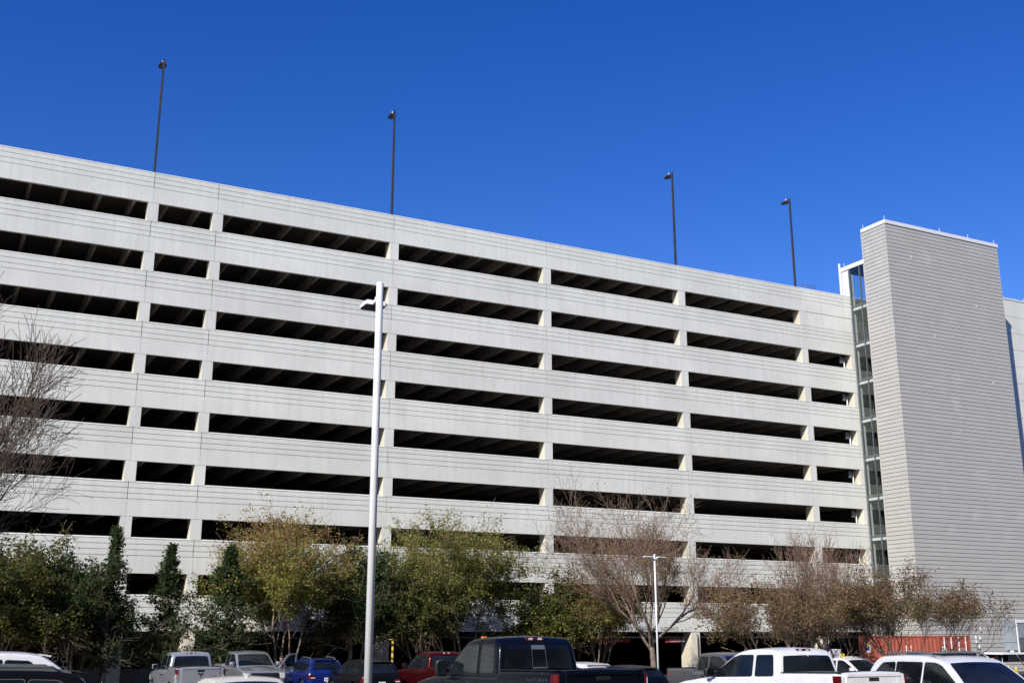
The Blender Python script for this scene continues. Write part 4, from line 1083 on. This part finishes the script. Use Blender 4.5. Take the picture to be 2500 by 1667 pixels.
def pickup(label, paint_, px, d, az, anchor='rl', sc=1.0, H=1.92, L=5.85, W=1.98, bed=1.72, rail=1.32, belt=1.20, mirror_mat=None, tall=False, chrome=False, handle='trim', ext=False, name='pickup_truck', lamp=(0.95, 1.27), glass_m=0.93, tumble=0.245):
    A = {'rl': (0, W / 2), 'fr': (L, -W / 2), 'rr': (0, -W / 2), 'cabrl': (bed + 0.1, W / 2 - 0.05), 'cabfr': (L - 1.35, -W / 2 + 0.1)}[anchor]
    t = place(name, label, 'pickup truck', L, A, px, d, az)
    c0 = bed + 0.05; cl = L - bed - 1.62      # cab length at the belt
    f0 = c0 + cl
    top = [(0, rail), (bed, rail), (bed + 0.09, belt), (f0 - 0.15, belt), (f0 + 0.2, belt + 0.01), (L - 0.75, belt - 0.05), (L - 0.2, belt - 0.13), (L, belt - 0.25)]
    prof = [(c0 + 0.02, belt - 0.1), (c0 + 0.05, belt + 0.1), (c0 + 0.15, H - 0.04), (c0 + 0.75, H - 0.005), (f0 - 1.25, H - 0.02), (f0 - 0.85, H - 0.10), (f0 + 0.02, belt + 0.02), (f0 + 0.14, belt - 0.12)]
    c = Car(t, L, W, H, paint_, top, prof, W / 2 - 0.075, W / 2 - tumble, (1.12 if L > 5.6 else 1.0, L - 0.98), 0.40 if L > 5.6 else 0.36, sill=0.46, open_bed=(0.09, bed - 0.02), taper=(0.07, 0.0))
    c.body(); c.wheelset()
    # bed
    wi = W / 2 - 0.16; zf = rail - 0.53; mb = MB()
    vs = [(0.085, -wi, zf), (bed, -wi, zf), (bed, wi, zf), (0.085, wi, zf), (0.085, -wi, rail - 0.004), (bed, -wi, rail - 0.004), (bed, wi, rail - 0.004), (0.085, wi, rail - 0.004)]
    mb.add(vs, [(0, 1, 2, 3), (0, 4, 5, 1), (3, 2, 6, 7), (0, 3, 7, 4), (1, 5, 6, 2)]); c.put(mb, 'bed_liner', M['liner'])
    for sg in (1, -1):
        mb = MB(); a, b = sorted((sg * (W / 2 - 0.175), sg * (W / 2 - 0.075))); mb.cbox(0.02, bed + 0.0, a, b, rail + 0.002, rail + 0.022, 0.008); c.put(mb, 'rail_cap', M['trim'])
    # tailgate
    tw = W / 2 - 0.235; mb = MB(); mb.cbox(-0.022, 0.02, -tw, tw, rail - 0.56, rail + 0.006, 0.012); tg = c.put(mb, 'tailgate', c.p)
    mb = MB(); mb.cbox(-0.040, -0.0225, -tw + 0.03, tw - 0.03, rail - 0.075, rail - 0.01, 0.008); c.put(mb, 'top_lip', c.p, tg)
    mb = MB(); mb.cbox(-0.032, -0.0225, -0.14, 0.14, rail - 0.16, rail - 0.09, 0.004); c.put(mb, 'tailgate_handle', M['trim'], tg)
    c.tg = tg; c.tw = tw
    c.corner_lamp(rail - 0.40, rail - 0.05, dy=0.03, dx=0.11, clear=(rail - 0.39, rail - 0.27))
    mb = MB(); mb.cbox(-0.16, 0.03, -W / 2 + 0.06, W / 2 - 0.06, rail - 0.78, rail - 0.60, 0.04); c.put(mb, 'rear_bumper', M['chrome'])
    mb = MB(); mb.cbox(L - 0.05, L + 0.12, -W / 2 + 0.08, W / 2 - 0.08, 0.50, 0.70, 0.04); c.put(mb, 'front_bumper', M['chrome' if chrome else 'trim'])
    # glass
    zt = H - 0.17
    c.screen(False, belt + 0.09, zt, 'rear_window', glass_m, glass_m - 0.02)
    c.screen(True, belt + 0.06, H - 0.15, 'windshield', 0.97, 0.93)
    xm = c0 + 0.30 + (f0 - 0.95 - c0 - 0.3) * (0.36 if ext else 0.48)
    c.window([(c0 + 0.24, belt + 0.08), (xm - 0.05, belt + 0.07), (xm - 0.05, zt + 0.02), (c0 + 0.31, zt + 0.02)])
    c.window([(xm + 0.07, belt + 0.07), (f0 - 0.14, belt + 0.05), (f0 - 0.20, belt + 0.14), (f0 - 0.86, zt - 0.02), (f0 - 1.02, zt + 0.025), (xm + 0.07, zt + 0.025)])
    mb = MB(); p = c.surf(False, H - 0.075, 0, 0.0); mb.cbox(p[0] - 0.025, p[0] + 0.06, -0.19, 0.19, p[2] - 0.03, p[2] + 0.035, 0.01); bl = c.put(mb, 'brake_light', M['tail'])
    for sg in (1, -1):
        mb = MB(); mb.cbox(p[0] - 0.03, p[0] + 0.0, sg * 0.10 - 0.045, sg * 0.10 + 0.045, p[2] - 0.02, p[2] + 0.022, 0.004); c.put(mb, 'cargo_lamp', M['tailw'], bl)
    c.mirror(f0 - 0.22, belt + 0.14, 0.22, 0.34 if tall else 0.21, mirror_mat)
    c.seam(c0 + 0.12, 0.55, belt - 0.1); c.seam(xm + 0.01, 0.55, belt - 0.1); c.seam(f0 + 0.05, 0.6, belt - 0.1)
    c.handle(xm - 0.2, belt - 0.14, handle); c.handle(xm + 0.22, belt - 0.14, handle)
    # front
    c.corner_lamp(belt - 0.42, belt - 0.20, 'headlight', 'tailw', dy=0.20, dx=0.16, front=True)
    mb = MB(); mb.cbox(L - 0.01, L + 0.03, -0.62, 0.62, belt - 0.52, belt - 0.20, 0.02); g_ = c.put(mb, 'grille', M['trim'])
    mb = MB(); mb.cbox(L + 0.025, L + 0.045, -0.6, 0.6, belt - 0.385, belt - 0.335, 0.008); c.put(mb, 'grille_bar', M['chrome' if chrome else 'trim'], g_)
    # hood bulge
    mb = MB(); hx0, hx1 = f0 + 0.30, L - 0.35; hz = lambda x: lerp_pts(top, x) + 0.03
    vs = []; ks = 8
    for k in range(ks + 1):
        x = hx0 + (hx1 - hx0) * k / ks
        for y, u in ((-0.44, -0.01), (-0.36, 0.035), (0, 0.05), (0.36, 0.035), (0.44, -0.01)): vs.append((x, y, hz(x) - 0.03 * (y / 0.9) ** 2 + u * (1 - 0.8 * (k in (0, ks)))))
    mb.add(vs, [(k*5+j, (k+1)*5+j, (k+1)*5+j+1, k*5+j+1) for k in range(ks) for j in range(4)], 0, True); c.put(mb, 'hood', c.p)
    c.belt = belt; c.rail = rail; c.f0 = f0; c.c0 = c0; c.bed = bed; c.xm = xm
    return c

def suv(label, paint_, px, d, az, anchor=(0, 0), L=4.85, W=1.92, H=1.70, belt=1.02, rails=False, chrome=False, hatch=0.45, roof_back=None, cat='suv', name='suv', mirror_mat=None, low=0.62):
    A = anchor(L, W) if callable(anchor) else anchor
    t = place(name, label, cat, L, A, px, d, az)
    f0 = L - 1.05
    top = [(0, belt - 0.10), (0.12, belt - 0.02), (f0 - 0.2, belt - 0.01), (f0 + 0.1, belt), (L - 0.55, belt - 0.10), (L - 0.15, belt - 0.20), (L, belt - 0.34)]
    prof = [(0.03, belt - 0.12), (0.06, belt + 0.04), (hatch, H - 0.09), (hatch + 0.45, H - 0.02), (L * 0.42, H), (f0 - 1.15, H - 0.045), (f0 - 0.78, H - 0.13), (f0 + 0.10, belt + 0.0), (f0 + 0.2, belt - 0.1)]
    c = Car(t, L, W, H, paint_, top, prof, W / 2 - 0.07, W / 2 - 0.29, (0.92, L - 0.92), 0.36, sill=0.28, taper=(0.14, 0.08), er=0.14)
    c.body(); c.wheelset()
    zt = H - 0.16
    c.screen(False, belt + 0.10, H - 0.19, 'rear_window', 0.90, 0.86); c.screen(True, belt + 0.07, H - 0.155, 'windshield', 0.97, 0.92)
    bm = 'alu' if chrome else 'trim'
    x0 = hatch + 0.06; k1 = x0 + 0.75; k2 = k1 + 0.98
    c.window([(x0 - 0.02, belt + 0.28), (x0 + 0.16, belt + 0.08), (k1, belt + 0.07), (k1, zt + 0.005), (x0 + 0.28, zt - 0.02)], 0.07, 0.010 if chrome else 0.016, bm)
    c.window([(k1 + 0.06, belt + 0.07), (k2, belt + 0.06), (k2, zt + 0.015), (k1 + 0.06, zt + 0.008)], 0.05, 0.010 if chrome else 0.016, bm)
    c.window([(k2 + 0.09, belt + 0.06), (f0 - 0.13, belt + 0.05), (f0 - 0.18, belt + 0.12), (f0 - 0.90, zt - 0.02), (f0 - 1.05, zt + 0.01), (k2 + 0.09, zt + 0.015)], 0.06, 0.010 if chrome else 0.016, bm)
    c.mirror(f0 - 0.26, belt + 0.10, 0.22, 0.17, mirror_mat)
    for x in (k1 + 0.35, k2 + 0.3): c.handle(x, belt - 0.14)
    c.seam(k1 + 0.03, 0.45, belt - 0.08); c.seam(k2 + 0.045, 0.45, belt - 0.08); c.seam(f0 + 0.05, 0.5, belt - 0.12)
    c.corner_lamp(belt - 0.26, belt - 0.10, dy=0.22, dx=0.22, clear=(belt - 0.25, belt - 0.20)); c.corner_lamp(belt - 0.40, belt - 0.26, 'headlight', 'tailw', dy=0.22, dx=0.30, front=True)
    c.plate(belt - 0.30)
    mb = MB(); mb.cbox(-0.03, 0.05, -W / 2 + 0.12, W / 2 - 0.12, 0.36, 0.52, 0.02); c.put(mb, 'rear_bumper', M['trim'])
    mb = MB(); mb.cbox(L - 0.05, L + 0.02, -0.5, 0.5, belt - 0.52, belt - 0.40, 0.015); c.put(mb, 'grille', M['trim'])
    mb = MB(); p = c.surf(False, H - 0.12, 0, 0); mb.prism([(p[0] - 0.10, p[2] - 0.01), (p[0] + 0.08, p[2] + 0.03), (p[0] + 0.1, p[2] + 0.055), (p[0] - 0.12, p[2] + 0.02)], -0.52, 0.52, 'y'); c.put(mb, 'spoiler', c.p)
    if rails:
        for sg in (1, -1):
            y = (W / 2 - 0.36) * sg; mb = MB()
            mb.tube([(hatch + 0.30, y, H - 0.05), (hatch + 0.45, y, H + 0.035), (L * 0.42, y, H + 0.06), (f0 - 1.35, y, H + 0.03), (f0 - 1.15, y, H - 0.05)], [0.015, 0.022, 0.022, 0.022, 0.015], 8); c.put(mb, 'roof_rail', M['alu'])
    c.f0 = f0; c.belt = belt; c.k = (x0, k1, k2)
    return c

def sedan(label, paint_, px, d, az, anchor=(0, 0), L=4.75, W=1.83, H=1.46, belt=0.94, cat='sedan', name='sedan'):
    A = anchor(L, W) if callable(anchor) else anchor
    t = place(name, label, cat, L, A, px, d, az); f0 = L - 1.15
    top = [(0, belt - 0.06), (0.1, belt + 0.06), (0.7, belt + 0.07), (1.1, belt), (f0 - 0.2, belt - 0.01), (f0 + 0.1, belt), (L - 0.5, belt - 0.14), (L - 0.1, belt - 0.24), (L, belt - 0.34)]
    prof = [(0.55, belt - 0.05), (0.75, belt + 0.10), (1.45, H - 0.06), (1.8, H - 0.01), (2.25, H), (2.6, H - 0.03), (2.9, H - 0.10), (f0 + 0.12, belt + 0.0), (f0 + 0.25, belt - 0.1)]
    c = Car(t, L, W, H, paint_, top, prof, W / 2 - 0.07, W / 2 - 0.30, (0.95, L - 0.92), 0.33, sill=0.24, taper=(0.16, 0.12), er=0.14)
    c.body(); c.wheelset(); zt = H - 0.14
    c.screen(False, belt + 0.14, H - 0.10, 'rear_window', 0.95, 0.88); c.screen(True, belt + 0.06, H - 0.13, 'windshield', 0.97, 0.92)
    c.window([(1.02, belt + 0.10), (1.95, belt + 0.07), (1.95, zt + 0.01), (1.62, zt - 0.0), (1.40, zt - 0.06)], 0.05)
    c.window([(2.03, belt + 0.07), (f0 - 0.18, belt + 0.06), (f0 - 0.24, belt + 0.12), (2.92, zt - 0.05), (2.72, zt + 0.0), (2.03, zt + 0.012)], 0.05)
    c.mirror(f0 - 0.32, belt + 0.10, 0.19, 0.14)
    for x in (1.6, 2.3): c.handle(x, belt - 0.12)
    c.seam(1.99, 0.4, belt - 0.06); c.seam(f0 + 0.02, 0.45, belt - 0.1)
    c.corner_lamp(belt - 0.20, belt - 0.02, dy=0.30, dx=0.22); c.corner_lamp(belt - 0.42, belt - 0.28, 'headlight', 'tailw', dy=0.26, dx=0.3, front=True)
    c.plate(belt - 0.16)
    mb = MB(); mb.cbox(L - 0.05, L + 0.015, -0.45, 0.45, belt - 0.56, belt - 0.42, 0.012); c.put(mb, 'grille', M['trim'])
    mb = MB(); mb.prism([(1.62, H - 0.02), (1.80, H - 0.005), (1.66, H + 0.06), (1.62, H + 0.06)], -0.018, 0.018, 'y'); c.put(mb, 'antenna_fin', c.p)
    c.f0 = f0; c.belt = belt
    return c
# --- row nearest the camera
c = suv('black suv with bright window trim, side on at the bottom left corner', 'p_black', 281, 18.8, 270, lambda L, W: (0, W / 2), L=4.95, H=1.72, chrome=True, rails=True)
suv('white suv at the far left whose sloping rear pillar shows above the black suv', 'p_white', 214, 24.0, 270, lambda L, W: (0.1, W / 2), L=5.1, W=2.0, H=2.05, belt=1.28, hatch=0.85)
suv('second white suv, lower than the one behind it, squeezed against the black suv', 'p_white', 128, 21.3, 270, lambda L, W: (0.1, W / 2), L=4.7, H=1.80)
sedan('silver sedan with only a sliver of roof showing at the bottom left corner', 'p_silver', 150, 16.2, 270, lambda L, W: (0.6, W / 2), H=1.53)
sedan('cream white sedan seen from behind, only roof and rear window showing', 'p_cream', 600, 20.5, 0, (1.9, 0), H=1.52)

# black lifted pickup, centre
c = pickup('big black pickup with tall towing mirrors and dark rear glass in the centre', 'p_navy', 1352, 18.9, 0, 'rl', H=2.20, tumble=0.19, L=6.3, W=1.96, bed=2.18, rail=1.585, belt=1.47, mirror_mat='trim', tall=True, chrome=True, handle='chrome')
for (z0, z1, v0, v1) in ((c.belt + 0.10, c.belt + 0.16, -0.2, 0.2), (c.H - 0.25, c.H - 0.18, -0.2, 0.2)): c.screen(False, z0, z1, 'slider_frame', off=0.011, mat='alu', v0=v0, v1=v1)
for v in (-0.2, 0.19): c.screen(False, c.belt + 0.16, c.H - 0.25, 'slider_frame', off=0.011, mat='alu', v0=v, v1=v + 0.012)
mb = MB(); y = c.side_y(0.7, c.rail - 0.13) + 0.012
text_mb(mb, 'PLATINUM', (1.02, y, c.rail - 0.17), (-1, 0, 0), (0, 0, 1), 0.048, slant=0.25, spacing=2.75); c.put(mb, 'lettering', M['rim'])
for y in (-0.55, 0.0, 0.55):
    mb = MB(); mb.cbox(c.f0 - 1.22, c.f0 - 1.14, y - 0.05, y + 0.05, c.H - 0.03, c.H + 0.022, 0.01); c.put(mb, 'clearance_lamp', M['amber'])

# white crew-cab pickup, right of centre
c = pickup('white crew-cab pickup seen from behind its left corner, right of centre', 'p_white', 2037, 22.6, 0, 'rl', H=1.95, L=5.9, W=1.98, bed=1.78, rail=1.43, belt=1.30, mirror_mat='trim', glass_m=0.95)
c.screen(False, c.belt + 0.46, c.belt + 0.50, 'window_sticker', off=0.010, mat='white_letter', v0=-0.06, v1=-0.02)

# white suv, facing the camera
c = suv('white suv facing the camera with roof rails at the right edge of the picture', 'p_white', 2336, 21.8, 193, lambda L, W: (L - 1.05, -W / 2 + 0.05), L=4.8, W=1.94, H=1.80, belt=1.10, rails=True)
mb = MB(); mb.cbox(1.2, 2.5, -0.42, 0.42, c.H - 0.01, c.H + 0.045, 0.02); c.put(mb, 'sunroof', M['cglass'])
sedan('bright red car with only a sliver showing at the bottom right corner', 'p_bred', 2476, 25.0, 90, lambda L, W: (0, W / 2), H=1.42, belt=1.02)

# --- farther row
c = pickup('silver pickup with its tailgate toward the camera, parked by the slim evergreen', 'p_silver', 434, 44.0, 0, 'rl', H=1.97, L=5.8, W=2.0, bed=1.75, rail=1.40, belt=1.22, chrome=True)
# emblem and badge on the tailgate
mb = MB(); k = 0.09; z = c.rail - 0.28
sh = [(-1.0, 1.0), (-0.35, 0.85), (0, 0.5), (0.35, 0.85), (1.0, 1.0), (1.15, 0.3), (0.75, -0.2), (0.6, 0.35), (0.35, 0.1), (0.28, -0.75), (0, -1.1), (-0.28, -0.75), (-0.35, 0.1), (-0.6, 0.35), (-0.75, -0.2), (-1.15, 0.3)]
mb.add([(-0.027, -u * k, z + w_ * k) for u, w_ in sh], [tuple(range(len(sh)))]); c.put(mb, 'emblem', M['dark_letter'], c.tg)
mb = MB(); text_mb(mb, '4X4', (-0.027, -0.48, c.rail - 0.40), (0, -1, 0), (0, 0, 1), 0.07, slant=0.2); c.put(mb, 'lettering', M['dark_letter'], c.tg)

c4 = pickup('light grey pickup facing the camera with its driver door open', 'p_grey', 598, 49.0, 180, 'fr', H=1.93, L=5.8, W=2.0, bed=1.75, rail=1.36, belt=1.24, chrome=False)
# open driver's door: hinged at the front edge of the left door opening
ang = D2R(62); hx, hy = c4.f0 - 0.02, c4.W / 2 + 0.01
def dpt(u, z, o=0.0):
    # u runs from the hinge toward the latch edge
    dx, dy = -math.cos(ang), math.sin(ang); return (hx + dx * u - dy * o * -1, hy + dy * u + dx * o * -1, z)
def dprism(poly, o0, o1, name, mat, parent=None):
    mb = MB(); n = len(poly); vs = [dpt(u, z, o0) for u, z in poly] + [dpt(u, z, o1) for u, z in poly]
    mb.add(vs, [(i, (i+1) % n, n + (i+1) % n, n + i) for i in range(n)] + [tuple(range(n))[::-1], tuple(range(n, 2*n))]); return c4.put(mb, name, M[mat], parent)
b = c4.belt
dr = dprism(rounded([(0, 0.55), (1.1, 0.55), (1.14, b), (0, b)], 0.06), 0, 0.09, 'door', 'p_grey')
fr = [(0.04, b), (0.12, b), (0.55, b + 0.45), (0.72, b + 0.52), (1.02, b + 0.54), (1.02, b), (1.10, b), (1.10, b + 0.60), (0.70, b + 0.585), (0.50, b + 0.52)]
dprism(fr, 0.02, 0.07, 'window_frame', 'p_grey', dr)
mb = MB(); gl = [(0.13, b), (0.55, b + 0.45), (0.72, b + 0.52), (1.02, b + 0.54), (1.02, b)]; mb.add([dpt(u, z, 0.045) for u, z in gl], [tuple(range(5))]); c4.put(mb, 'window', M['cglass'], dr)
dprism([(0.1, b + 0.02), (0.1, b + 0.24), (0.36, b + 0.24), (0.36, b + 0.02)], -0.16, -0.03, 'mirror', 'p_grey', dr)

c = suv('royal blue hatchback suv seen from behind next to the open truck door', 'p_blue', 755, 49.5, 0, lambda L, W: (0, W / 2), L=4.5, W=1.86, H=1.62, belt=1.04, rails=True)
suv('black crossover seen from behind just right of the near lamp post', 'p_black', 884, 46.0, 0, lambda L, W: (0, W / 2), L=4.7, W=1.88, H=1.63, belt=1.0)
c = pickup('dark red pickup partly hidden behind the big black pickup', 'p_red', 1043, 46.5, 0, 'cabrl', H=1.95, L=5.8, W=2.0, bed=1.75, rail=1.36, belt=1.23)
suv('white hatchback whose roof shows beyond the tailgate of the black pickup', 'p_white', 1425, 44.0, 0, lambda L, W: (0.3, W / 2 - 0.2), L=4.4, W=1.80, H=1.56, belt=1.0, name='hatchback', cat='hatchback')
suv('dark hatchback with red tail lamps between the black pickup and the white pickup', 'p_navy', 1540, 41.0, 0, lambda L, W: (0, W / 2), L=4.4, W=1.76, H=1.50, belt=1.0, name='hatchback', cat='hatchback')
c = pickup('grey pickup with a red badge behind the hood of the white pickup', 'p_dgrey', 1692, 43.5, 180, 'cabrr' if 0 else 'rl', H=1.94, L=5.85, W=2.0, bed=1.75, rail=1.36, belt=1.23) if 0 else None
t_ = pickup('grey pickup with a red badge behind the hood of the white pickup', 'p_dgrey', 1622, 45.5, 180, 'rr', H=1.94, L=5.85, W=2.0, bed=1.75, rail=1.36, belt=1.23)
mb = MB(); y = t_.side_y(0.4, t_.rail - 0.2) + 0.006
text_mb(mb, '4X4', (0.22, -y, t_.rail - 0.24), (1, 0, 0), (0, 0, 1), 0.10, slant=0.2); t_.put(mb, 'lettering', M['red'])
pickup('small white pickup tucked behind the white suv, facing the camera', 'p_white', 2100, 46.0, 180, 'cabfr', H=1.72, L=5.0, W=1.75, bed=1.5, rail=1.16, belt=1.06, ext=True)
# ------------------------------------------------------------------ unseen building opposite, mirrored in truck windows, enlarged to block sky light
M['tan'] = concrete('tan_wall_panel', (0.16, 0.15, 0.135))
ob = empty('unseen_building', (20, -124, 0), 0, 'long tan building across the car park, mirrored in the truck windows, unseen and enlarged to cut sky light', 'building')
mb = MB(); mb.box(-140, 140, -10, 10, 0, 54); mb.build('wall', M['tan'], ob)
for i in range(14):
    mb = MB(); mb.box(-139, 139, 10.01, 10.06, 2.2 + i * 3.6, 3.9 + i * 3.6); mb.build('window_band', M['cglass'], ob)
mb = MB(); mb.cbox(-140.3, 140.3, -10.3, 10.3, 54.003, 54.6, 0.05); mb.build('roof_edge', M['white'], ob)

# ------------------------------------------------------------------ person by the open truck door
def person(loc, rz, label):
    V, E_, R_ = [], [], []
    def v(p, r, par=None):
        V.append(p); R_.append(r)
        if par is not None: E_.append((par, len(V) - 1))
        return len(V) - 1
    pel = v((0, 0, 0.94), 0.145); wa = v((0.0, 0, 1.08), 0.125, pel); ch = v((0.0, 0, 1.28), 0.15, wa); nb = v((-0.01, 0, 1.42), 0.085, ch)
    nk = v((0.0, 0, 1.48), 0.055, nb); hd = v((0.015, 0, 1.56), 0.075, nk); hm = v((0.02, 0, 1.62), 0.088, hd); ht = v((0.005, 0, 1.685), 0.075, hm)
    no = v((0.105, 0, 1.59), 0.018, hm)
    for s in (1, -1):
        hp = v((0, 0.10 * s, 0.88), 0.095, pel); kn = v((0.03, 0.12 * s, 0.48), 0.065, hp); an = v((0.0, 0.13 * s, 0.09), 0.045, kn); he = v((0.03, 0.135 * s, 0.045), 0.042, an); v((0.17, 0.15 * s, 0.03), 0.035, he)
        sh = v((-0.01, 0.19 * s, 1.39), 0.068, nb); el = v((-0.02, 0.26 * s, 1.12), 0.046, sh); wr = v((0.14, 0.24 * s, 0.93), 0.031, el)
        pm = v((0.20, 0.235 * s, 0.89), 0.033, wr)
        for k, (dy, ln) in enumerate(((-0.03, 0.068), (-0.01, 0.078), (0.01, 0.074), (0.03, 0.058))):
            f1 = v((0.235, (0.235 + dy) * s, 0.862), 0.0095, pm); f2 = v((0.235 + ln * 0.5, (0.235 + dy) * s, 0.835), 0.0088, f1); v((0.235 + ln * 0.7, (0.235 + dy) * s, 0.80), 0.008, f2)
        t1 = v((0.20, (0.235 - 0.045) * s, 0.875), 0.011, pm); v((0.235, (0.235 - 0.06) * s, 0.85), 0.0095, t1)
    me = bpy.data.meshes.new('body'); me.from_pydata(V, E_, [])
    o = bpy.data.objects.new('skeleton', me); COL.objects.link(o)
    sk = o.modifiers.new('skin', 'SKIN'); sk.use_smooth_shade = True
    for i, sv in enumerate(me.skin_vertices[0].data): sv.radius = (R_[i], R_[i]); sv.use_root = (i == 0)
    ss = o.modifiers.new('sub', 'SUBSURF'); ss.levels = ss.render_levels = 2
    dg = bpy.context.evaluated_depsgraph_get(); dg.update()
    m2 = bpy.data.meshes.new_from_object(o.evaluated_get(dg)); bpy.data.objects.remove(o)
    t = empty('person', loc, rz, label, 'person')
    for nm, c in (('skin', (0.42, 0.23, 0.16)), ('shirt_cloth', (0.05, 0.05, 0.06)), ('denim', (0.03, 0.04, 0.08)), ('shoe_leather', (0.03, 0.02, 0.015))):
        M[nm] = simple(nm, c, 0.8, var=0.1, scale=20)
        m2.materials.append(M[nm])
    for p_ in m2.polygons:
        c = p_.center; arm = abs(c.y) > 0.17 and c.z > 0.75 and c.z < 1.3
        p_.material_index = 3 if c.z < 0.085 else 2 if c.z < 0.95 and not arm else 0 if c.z > 1.455 or (arm and c.z < 1.12) else 1
        p_.use_smooth = True
    b = bpy.data.objects.new('body', m2); COL.objects.link(b); b.parent = t
    mb = MB(); n = 14; vs = []; rows = 6
    for i in range(rows + 1):
        a = D2R(-5 + i * 95 / rows)
        for k in range(n):
            q = 6.2832 * k / n; r = 0.103 * math.cos(a)
            vs.append((0.0 + r * math.cos(q) * 1.02 - (0.01 if math.cos(q) < 0 else -0.004), r * math.sin(q), 1.645 + 0.098 * math.sin(a) - (0.05 if math.cos(q) < -0.2 and i < 3 else 0)))
    mb.add(vs, [(i*n+k, i*n+(k+1) % n, (i+1)*n+(k+1) % n, (i+1)*n+k) for i in range(rows) for k in range(n)], 0, True)
    M['hair'] = simple('dark_hair', (0.03, 0.02, 0.015), 0.7); mb.build('hair', M['hair'], t)
    for s in (1, -1):
        mb = MB(); mb.tube([(0.093, 0.034 * s, 1.618), (0.103, 0.034 * s, 1.618)], [0.011, 0.005], 8); mb.build('eye', M['trim'], t)
        mb = MB(); mb.tube([(0.0, 0.088 * s, 1.60), (-0.01, 0.104 * s, 1.605)], [0.026, 0.018], 8); mb.build('ear', M['skin'], t)
    mb = MB(); mb.box(0.088, 0.094, -0.022, 0.022, 1.552, 1.560); mb.build('mouth', M['shirt_cloth'], t)
pp = spot(691, 51.6)
person((pp.x, pp.y, gz(pp.y)), D2R(200), 'person with dark hair standing behind the open door of the light grey pickup')
